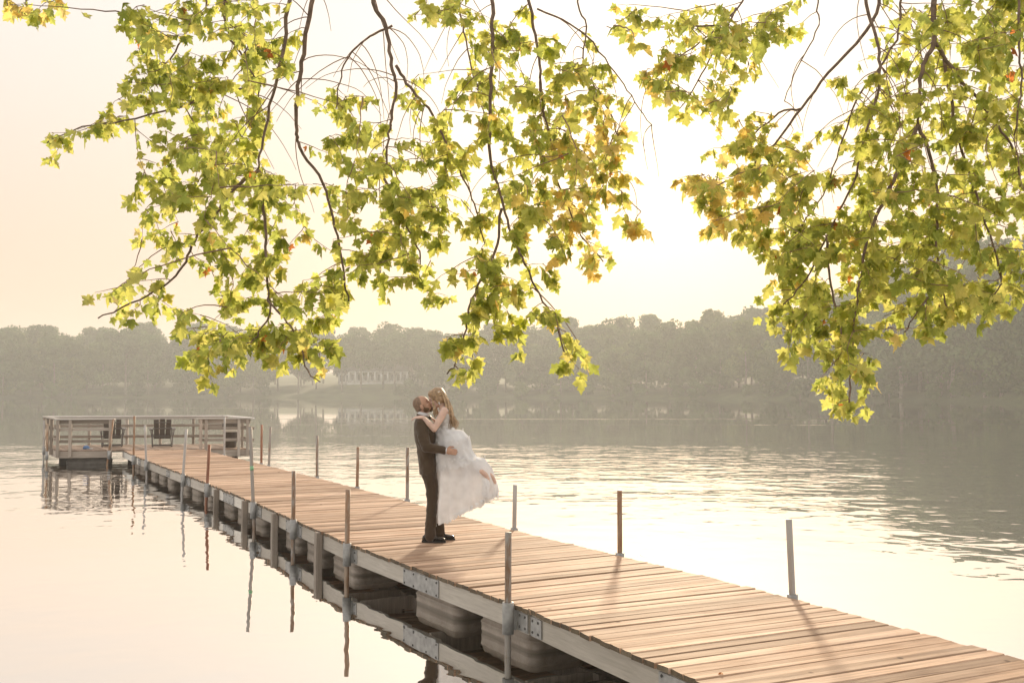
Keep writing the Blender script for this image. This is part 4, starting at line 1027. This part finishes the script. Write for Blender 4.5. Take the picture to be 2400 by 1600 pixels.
M_HAIR_G = simple('short_brown_hair', (0.25, 0.165, 0.11), .8, var=.3, scale=60, bump=.5); M_BEARD = simple('brown_beard', (0.13, 0.075, 0.035), .85, var=.3, scale=80, bump=.5)
M_HAIR_B = simple('honey_blonde_hair', (0.36, 0.235, 0.13), .42, var=.35, scale=40); M_HAIR_B2 = simple('golden_hair_strand', (0.54, 0.385, 0.23), .42, var=.3, scale=40)
M_SHOE = simple('polished_black_leather', (0.022, 0.017, 0.014), .16, var=.2); M_SOLE = simple('black_sole', (.02, .018, .016), .6)
M_LASH = simple('dark_lash', (.06, .035, .025), .8); M_LIP = simple('lip', (.45, .17, .14), .5); M_PEARL = simple('pearl', (.8, .78, .74), .25)

# ---------------------------------------------------------------- groom
groom = empty('person', (GX, GY, DECK + .004)); tag(groom, 'groom in a dark brown suit standing on the dock, lifting the bride', 'person', 'wedding couple')
P, Mh = head_frame((-.160, .0, 1.672), 1, R(27))
body = MB(); head(body, P, Mh, 1.0, True)
limb(body, [P(-.03, 0, -.06), (-.165, 0, 1.56), (-.16, 0, 1.46)], [.056, .058, .070])
torso(body, [(-.125, 0, 1.46, .09, .15), (-.12, 0, 1.3, .11, .15), (-.10, 0, 1.05, .095, .13), (-.08, 0, .88, .09, .13), (-.08, 0, .80, .07, .11)])
SH_G = (-.150, -.185, 1.435); EL_G = (-.085, -.290, 1.165); WR_G = (.150, -.275, 1.118)
limb(body, [(-.15, -.12, 1.43), SH_G, EL_G, WR_G], [.05, .05, .038, .027])
hand(body, WR_G, (.97, .10, -.10), (.05, -1, .25), (0, -.25, 1), curl=.55)
limb(body, [(-.15, .12, 1.43), (-.15, .185, 1.435), (-.03, .30, 1.24), (.16, .24, 1.26)], [.05, .05, .038, .027]); hand(body, (.16, .24, 1.26), (.9, -.45, .05), (.3, 1, 0), (0, 0, 1), curl=.5)
for y, ax, ay in ((-.085, -.055, -.085), (.085, .045, .115)): limb(body, [(-.07, y, .88), (-.025, y * 1.05, .50), (ax, ay, .10), (ax + .02, ay, .05)], [.075, .048, .033, .033])
fuse(body, 'body', M_SKIN_G, groom, .0062, 2)
# short hair: a close shell over the back and top of the skull
h = MB(); sphere(h, P(-.020, 0, .026), (.092, .0795, .090), Mh, 18, 12); sphere(h, P(-.055, 0, -.025), (.052, .068, .062), Mh)
for sg in (-1, 1): sphere(h, P(-.008, sg * .058, -.010), (.030, .022, .034), Mh)
fuse(h, 'hair', M_HAIR_G, groom, .007, 2)
h = MB(); sphere(h, P(.060, 0, -.099), (.037, .037, .027), Mh); sphere(h, P(.088, 0, -.086), (.014, .024, .012), Mh)
for sg in (-1, 1): sphere(h, P(.020, sg * .044, -.076), (.042, .021, .030), Mh); limb(h, [P(.0, sg * .066, -.035), P(.012, sg * .058, -.072)], [.012, .016]); limb(h, [P(.094, sg * .004, -.054), P(.088, sg * .026, -.066)], [.006, .007])
fuse(h, 'beard', M_BEARD, groom, .006, 2)
mb = MB()
for sg in (-1, 1): mb.tube([P(.079, sg * .020, -.004), P(.078, sg * .036, -.009), P(.068, sg * .048, -.006)], .0028, 6); mb.tube([P(.086, sg * .016, .018), P(.082, sg * .038, .022), P(.070, sg * .052, .016)], [.004, .005, .003], 6)
mb.build('eyelids', M_LASH, groom)
# jacket
j = MB()
torso(j, [(-.150, 0, 1.520, .055, .075), (-.150, 0, 1.495, .095, .150), (-.138, 0, 1.455, .122, .190), (-.125, 0, 1.38, .138, .205), (-.118, 0, 1.28, .138, .200), (-.108, 0, 1.16, .125, .186), (-.100, 0, 1.06, .118, .180), (-.090, 0, .96, .118, .186), (-.080, 0, .86, .116, .190), (-.076, 0, .815, .114, .190)], 26)
limb(j, [(-.145, -.14, 1.43), SH_G, (-.128, -.245, 1.30), EL_G, (.02, -.292, 1.145), (.118, -.279, 1.126)], [.075, .078, .070, .063, .057, .047])
limb(j, [(-.145, .14, 1.43), (-.15, .185, 1.435), (-.03, .30, 1.24), (.12, .262, 1.258)], [.075, .078, .062, .047])
fuse(j, 'jacket', M_SUIT, groom, .007, 2, .0105, 3, (12, 12, 9))
mb = MB(); mb.rings([[Vector((-.150, 0, 1.50)) + Vector((r_ * math.cos(a) * 1.0, r_ * 1.12 * math.sin(a), z + .018 * -math.cos(a))) for a in [2 * math.pi * i / 24 for i in range(24)]] for r_, z in ((.080, -.005), (.082, .040), (.076, .046), (.074, -.005))], cap=False); mb.build('jacket_collar', M_SUIT, groom)
mb = MB()
for sg in (-1, 1): mb.add([(-.105, sg * .062, 1.535), (-.035, sg * .050, 1.47), (.012, sg * .03, 1.30), (.018, sg * .085, 1.38), (-.045, sg * .118, 1.475)], [(0, 1, 2, 3, 4)])
mb.build('lapels', M_SUIT, groom)
# shirt collar and cuff, bow tie
mb = MB(); mb.rings([[Vector((-.148, 0, 1.522)) + Vector((r_ * math.cos(a), r_ * 1.02 * math.sin(a), z - .014 * math.cos(a))) for a in [2 * math.pi * i / 24 for i in range(24)]] for r_, z in ((.071, 0), (.072, .045), (.066, .058), (.062, .05), (.062, 0))], cap=False); mb.build('shirt_collar', M_SHIRT, groom)
def cuff(p0, p1, r_):
    mb = MB(); p0 = Vector(p0); p1 = Vector(p1); mb.tube([p0, p0.lerp(p1, .5), p1], [r_, r_ * 1.02, r_ * .99], 16); mb.build('shirt_cuff', M_SHIRT, groom)
cuff((.112, -.279, 1.127), (.158, -.274, 1.117), .036); cuff((.118, .262, 1.258), (.155, .243, 1.26), .036)
mb = MB()
for sg in (-1, 1): mb.rings([[(-.062 + .008 * math.cos(a), sg * y, 1.512 + h_ * math.sin(a)) for a in [2 * math.pi * i / 8 for i in range(8)]] for y, h_ in ((.004, .010), (.03, .020), (.055, .026), (.058, .022))])
sphere(mb, (-.060, 0, 1.512), (.013, .012, .013)); mb.build('bow_tie', simple('dark_satin', (.05, .035, .025), .35), groom)
# trousers
tr = MB(); torso(tr, [(-.080, 0, .97, .095, .150), (-.078, 0, .88, .108, .172), (-.070, 0, .80, .102, .168), (-.066, 0, .76, .08, .14)], 22)
for y, ax, ay in ((-.088, -.050, -.088), (.088, .048, .112)):
    limb(tr, [(-.062, y, .82), (-.030, y, .66), (-.024, y * 1.02, .52), ((ax - .024) / 2, (y + ay) / 2, .30), (ax, ay, .13), (ax + .002, ay, .075)], [.098, .080, .068, .066, .069, .072])
fuse(tr, 'trousers', M_TROUSER, groom, .007, 2, .0100, 9, (11, 11, 9))
for ax, ay, rz in ((-.050, -.088, -.05), (.048, .112, .02)):
    e = MB(); Rz = Matrix.Rotation(rz, 3, 'Z'); rings = []
    for i, (x, w, h_) in enumerate(((-.098, .012, .030), (-.09, .030, .060), (-.06, .036, .085), (-.01, .037, .090), (.05, .041, .066), (.11, .045, .050), (.155, .038, .042), (.182, .020, .034), (.190, .006, .024))):
        rings.append([Vector((ax, ay, 0)) + Rz @ Vector((x, w * math.cos(a) * (1 if math.sin(a) > -.2 else .95), .016 + max(-.001, h_ * (.5 + .5 * math.sin(a))))) for a in [2 * math.pi * q / 16 for q in range(16)]])
    e.rings(rings); sh = e.build('shoe', M_SHOE, groom)
    s_ = MB(); rings = []
    out_ = [(-.102, .020), (-.08, .037), (-.02, .036), (.04, .041), (.11, .048), (.16, .042), (.188, .022), (.197, .004)]
    loop = [(x, w) for x, w in out_] + [(x, -w) for x, w in reversed(out_)]
    s_.rings([[Vector((ax, ay, 0)) + Rz @ Vector((x, w, z)) for x, w in loop] for z in (0.0, .018)], smooth=False); s_.build('sole', M_SOLE, sh)
    s_ = MB()
    for x in (.02, .04, .06): s_.tube([Vector((ax, ay, 0)) + Rz @ Vector((x, w, .098 - (x) * .42 - abs(w) * .25)) for w in (-.02, 0, .02)], .0028, 6)
    s_.build('laces', M_SOLE, sh)

# ---------------------------------------------------------------- bride
bride = empty('person', (GX, GY, DECK + .004)); tag(bride, 'bride in a white lace dress held up and kissing the groom', 'person', 'wedding couple')
P, Mh = head_frame((.014, .0, 1.757), -1, R(-24))
body = MB(); head(body, P, Mh, .96, False)
limb(body, [P(-.03, 0, -.06), (.085, 0, 1.665), (.105, 0, 1.60)], [.046, .046, .056])
torso(body, [(.105, 0, 1.625, .05, .085), (.112, 0, 1.60, .066, .135), (.115, 0, 1.56, .078, .140), (.115, 0, 1.48, .085, .132), (.115, 0, 1.40, .080, .118), (.13, 0, 1.30, .09, .14), (.15, 0, 1.20, .10, .15)])
SH_B = (.122, -.158, 1.597); EL_B = (.006, -.245, 1.378); WR_B = (-.128, -.215, 1.520)
limb(body, [(.115, -.10, 1.60), SH_B, (.075, -.195, 1.50), EL_B, (-.055, -.240, 1.445), WR_B], [.048, .047, .044, .037, .035, .024]); hand(body, WR_B, (-.95, .18, .02), (-.10, -.25, 1), (.2, 1, 0), curl=.45)
limb(body, [(.115, .10, 1.60), (.122, .158, 1.597), (.02, .235, 1.42), (-.12, .150, 1.53)], [.048, .047, .037, .024]); hand(body, (-.12, .150, 1.53), (-.95, -.2, .05), (-.1, .2, 1), (.2, -1, 0), curl=.45)
for y, fx, fz, fy in ((-.075, .585, .862, -.180), (.075, .66, .83, -.09)):     # knees bent, feet kicked up behind
    limb(body, [(.15, y, 1.20), (.24, y, .98), (.30, y, .84), (.44, (y + fy) / 2, .85), (fx, fy, fz)], [.085, .070, .056, .048, .030])
    limb(body, [(fx, fy, fz), (fx + .045, fy - .006, fz - .035), (fx + .075, fy - .01, fz - .085), (fx + .085, fy - .012, fz - .115)], [.030, .027, .022, .013])
fuse(body, 'body', M_SKIN_B, bride, .0062, 2)
mb = MB()
for sg in (-1, 1): mb.tube([P(.076, sg * .018, -.006), P(.076, sg * .034, -.011), P(.066, sg * .046, -.008)], .0026, 6); mb.tube([P(.086, sg * .014, .014), P(.080, sg * .036, .018), P(.068, sg * .050, .012)], .003, 6)
mb.build('eyelids', M_LASH, bride)
mb = MB(); sphere(mb, P(-.010, -.078, -.070), .011, nu=8, nv=6); sphere(mb, P(-.010, -.079, -.090), .008, nu=8, nv=6); mb.build('earring', M_PEARL, bride)
# bodice
b = MB(); torso(b, [(.118, 0, 1.565, .080, .148), (.118, 0, 1.52, .092, .146), (.116, 0, 1.46, .094, .138), (.115, 0, 1.40, .090, .126), (.116, 0, 1.36, .094, .126), (.125, 0, 1.32, .10, .135)], 26)
for sg in (-1, 1): sphere(b, (.055, sg * .062, 1.50), (.045, .058, .052))
fuse(b, 'bodice', M_LACE, bride, .008, 3)
mb = MB()
for sg in (-1, 1): mb.tube([(.055, sg * .085, 1.545), (.070, sg * .105, 1.605), (.115, sg * .112, 1.645), (.160, sg * .108, 1.61), (.190, sg * .085, 1.555)], [.013, .010, .009, .010, .013], 8)
mb.build('shoulder_straps', M_LACE, bride)
# skirt: swept back over her bent legs, hem sagging and ragged
RINGS = [(.018, 1.375, .215, 1.375, .128, 0), (.010, 1.30, .335, 1.356, .180, .02), (.006, 1.21, .418, 1.262, .212, .03), (.006, 1.10, .450, 1.120, .216, .05), (.008, 1.00, .500, 1.032, .218, .07),
         (.010, .88, .605, 1.008, .225, .10), (.012, .76, .690, .905, .235, .13), (.012, .62, .735, .775, .245, .17), (.010, .48, .760, .690, .255, .22), (.006, .34, .772, .628, .262, .27), (.004, .225, .768, .585, .268, .32)]
def skirt(dr, dz, seed, hem, name, m_, k0=0, k1=None, amp=1.0):
    NA = 132; rings = []; rr = random.Random(seed); R_ = RINGS[k0:k1]
    ph = [rr.uniform(0, 6.28) for _ in range(8)]; fine = []
    for a, b_ in zip(R_, R_[1:]):
        for q in range(4): fine.append([x + (y - x) * q / 4 for x, y in zip(a, b_)])
    fine.append(list(R_[-1]))
    for lx, lz, rx, rz, dy, f in fine:
        ring = []; cx, cz = (lx + rx) / 2, (lz + rz) / 2; hx, hz_ = (rx - lx) / 2, (rz - lz) / 2
        for i in range(NA):
            a = 2 * math.pi * i / NA; ca, sa = math.cos(a), math.sin(a)
            fold = (math.sin(13 * a + ph[0] + 2 * f) * .5 + math.sin(7 * a + ph[1] - 3 * f) * .35 + math.sin(19 * a + ph[2]) * .16 + noise.noise((ca * 2.2 + seed, sa * 2.2, lz * 3)) * .9) * amp
            puff = noise.noise((ca * 3 + 5, sa * 3 + seed, lz * 6 + ca)) * .013
            k = 1 + dr + fold * (.135 * f / .32 + .010) * (1.0 if sa < .1 or True else 0)
            x = cx + hx * ca * k; z = cz + hz_ * ca + dz
            y = dy * sa * k * (1 if sa < 0 else .9)
            z += -.05 * f * (1 - abs(ca)) ** 1.2                                       # the middle of the hem hangs lower
            if x < lx + .01: x = lx + .004 * fold
            x += puff * (1 if ca > 0 else .2); y += puff * .8
            z += hem(a, f, rr) if hem else 0
            ring.append((x, y, z))
        rings.append(ring)
    mb = MB(); mb.rings(rings, cap=False); return mb.build(name, m_, bride)
def ragged(a, f, rr): return (-.030 * abs(math.sin(19 * a)) - .022 * rr.random() - .02 * math.sin(5 * a)) * max(0, (f - .27) / .05) if f > .27 else 0
skirt(0.0, 0.0, 4, ragged, 'skirt', M_DRESS)
skirt(.045, .0, 8, lambda a, f, rr: (-.035 * abs(math.sin(9 * a + 1)) - .02 * rr.random()) if f > .098 else 0, 'overskirt', M_LACE if False else M_DRESS, 0, 6, 1.4)
# lace appliques scattered over the upper skirt and a torn lace edge where the feet kick through
rl = random.Random(12); mb = MB()
def flake(c, n_, s):
    c = Vector(c); n_ = Vector(n_).normalized(); a = n_.cross(Vector((.2, .1, 1))).normalized(); b_ = n_.cross(a); k = 7
    pts = [c + (a * math.cos(2 * math.pi * i / (2 * k)) + b_ * math.sin(2 * math.pi * i / (2 * k))) * s * (1 if i % 2 else .55) + n_ * .004 * (i % 2) for i in range(2 * k)]
    mb.add([c + n_ * .006] + pts, [(0, i + 1, (i + 1) % (2 * k) + 1) for i in range(2 * k)])
for i in range(60):
    k = rl.randrange(0, 6); lx, lz, rx, rz, dy, f = RINGS[k]; a = rl.uniform(math.pi * 1.02, math.pi * 1.98)
    x = (lx + rx) / 2 + (rx - lx) / 2 * math.cos(a) * 1.06; z = (lz + rz) / 2 + (rz - lz) / 2 * math.cos(a) + rl.uniform(-.04, .04); y = dy * math.sin(a) * (1.09 if k < 6 else 1.03)
    flake((x, y - .006, z), (math.cos(a), math.sin(a) * 1.3, .1), rl.uniform(.014, .030))
mb.build('lace_appliques', M_DRESS, bride)['kind'] = 'stuff'
mb = MB()
for i in range(90):                                   # loose lace tongues along the swept hem
    t = rl.random(); lx, lz, rx, rz, dy, f = RINGS[-1]
    a = math.pi + math.pi * (.35 + .72 * t); x = (lx + rx) / 2 + (rx - lx) / 2 * math.cos(a); z = (lz + rz) / 2 + (rz - lz) / 2 * math.cos(a) - .05 * .32 * (1 - abs(math.cos(a))) ** 1.2; y = dy * math.sin(a)
    w = rl.uniform(.008, .02); L = rl.uniform(.01, .05); p = Vector((x + rl.uniform(-.01, .01), y - .006 + rl.uniform(-.01, .01), z + .03))
    mb.add([p + Vector((-w, 0, 0)), p + Vector((w, .004, 0)), p + Vector((w * .6, -.01, -L * .6)), p + Vector((rl.uniform(-.01, .02), -.012, -L - .03))], [(0, 1, 2, 3)])
for i in range(60):                                    # ragged folds hanging under the feet
    t = rl.random(); p = Vector((.585 + .10 * t + rl.uniform(-.02, .02), -.235 + rl.uniform(-.02, .02), .80 - .02 * t - rl.random() * .20)); w = rl.uniform(.006, .016); L = rl.uniform(.03, .08)
    mb.add([p + Vector((-w, 0, 0)), p + Vector((w, .004, 0)), p + Vector((w * .7, -.008, -L * .6)), p + Vector((0, -.01, -L))], [(0, 1, 2, 3)])
mb.build('lace_hem', M_DRESS, bride)['kind'] = 'stuff'
# hair: a swept crown and long loose waves down her back
h = MB(); sphere(h, P(-.022, 0, .030), (.104, .087, .095), Mh, 18, 12); sphere(h, P(-.065, 0, -.02), (.068, .078, .085), Mh); sphere(h, P(.030, 0, .070), (.055, .068, .045), Mh)
for sg in (-1, 1): sphere(h, P(-.02, sg * .060, -.03), (.048, .030, .06), Mh)
hair = fuse(h, 'hair', M_HAIR_B, bride, .007, 2, .004, 2, (30, 40, 30))
rh = random.Random(31)
for batch, (m_, n_) in enumerate(((M_HAIR_B, 70), (M_HAIR_B2, 60))):
    mb = MB()
    for i in range(n_):
        y0 = rh.uniform(-1, 1); start = P(rh.uniform(-.06, .05), y0 * .080, rh.uniform(.02, .095) * (1 - .4 * abs(y0)))
        back = P(-.105 + rh.uniform(-.01, .01), y0 * .078, rh.uniform(-.03, .03)); low = Vector((.165 + rh.uniform(-.02, .035), y0 * .10, 1.60 + rh.uniform(-.03, .03)))
        end = Vector((.225 + rh.uniform(-.05, .055), y0 * .11 + rh.uniform(-.02, .02), rh.uniform(1.365, 1.47))); f1, p1 = rh.uniform(26, 40), rh.uniform(0, 6.28); pts = []
        ctrl = [start, back, low, end]
        for k in range(19):
            t = k / 18 * 3; s_ = min(2, int(t)); u_ = t - s_
            Pm = [ctrl[max(0, s_ - 1)], ctrl[s_], ctrl[s_ + 1], ctrl[min(3, s_ + 2)]]
            q = .5 * ((2 * Pm[1]) + (Pm[2] - Pm[0]) * u_ + (2 * Pm[0] - 5 * Pm[1] + 4 * Pm[2] - Pm[3]) * u_ * u_ + (3 * Pm[1] - Pm[0] - 3 * Pm[2] + Pm[3]) * u_ ** 3)
            wv = .013 * max(0, t - .9) / 2; q = q + Vector((math.sin(t * 5.5 + p1) * wv * 1.6, math.cos(t * 5.5 + p1) * wv, 0)); pts.append(q)
        r_ = rh.uniform(.005, .009); mb.tube(pts, [r_ * (1 if k < 14 else 1 - .16 * (k - 13)) for k in range(19)], 6)
    for i in range(14):                                # locks falling in front of her near shoulder
        sg = rh.choice((-1, -1, 1)); p0 = P(.05, sg * .066, .02); p3 = Vector((rh.uniform(-.02, .06), sg * rh.uniform(.06, .10), rh.uniform(1.48, 1.56))); p1 = rh.uniform(0, 6.28); pts = []
        mid = P(.055 + rh.uniform(-.01, .01), sg * .080, -.07)
        for k in range(13):
            t = k / 12; q = p0 * (1 - t) ** 2 + mid * 2 * t * (1 - t) + p3 * t * t; pts.append(q + Vector((math.sin(t * 13 + p1), math.cos(t * 13 + p1), 0)) * .010 * t)
        mb.tube(pts, [.0055 * (1 - .5 * k / 12) for k in range(13)], 6)
    mb.build('hair_waves', m_, hair)
mb = MB()
for i in range(6): sphere(mb, P(-.055 - .012 * i, -.070 + .004 * i, .055 - .006 * i), .009 + .003 * (i % 2), nu=8, nv=6)
mb.build('hair_pin', M_PEARL, hair)
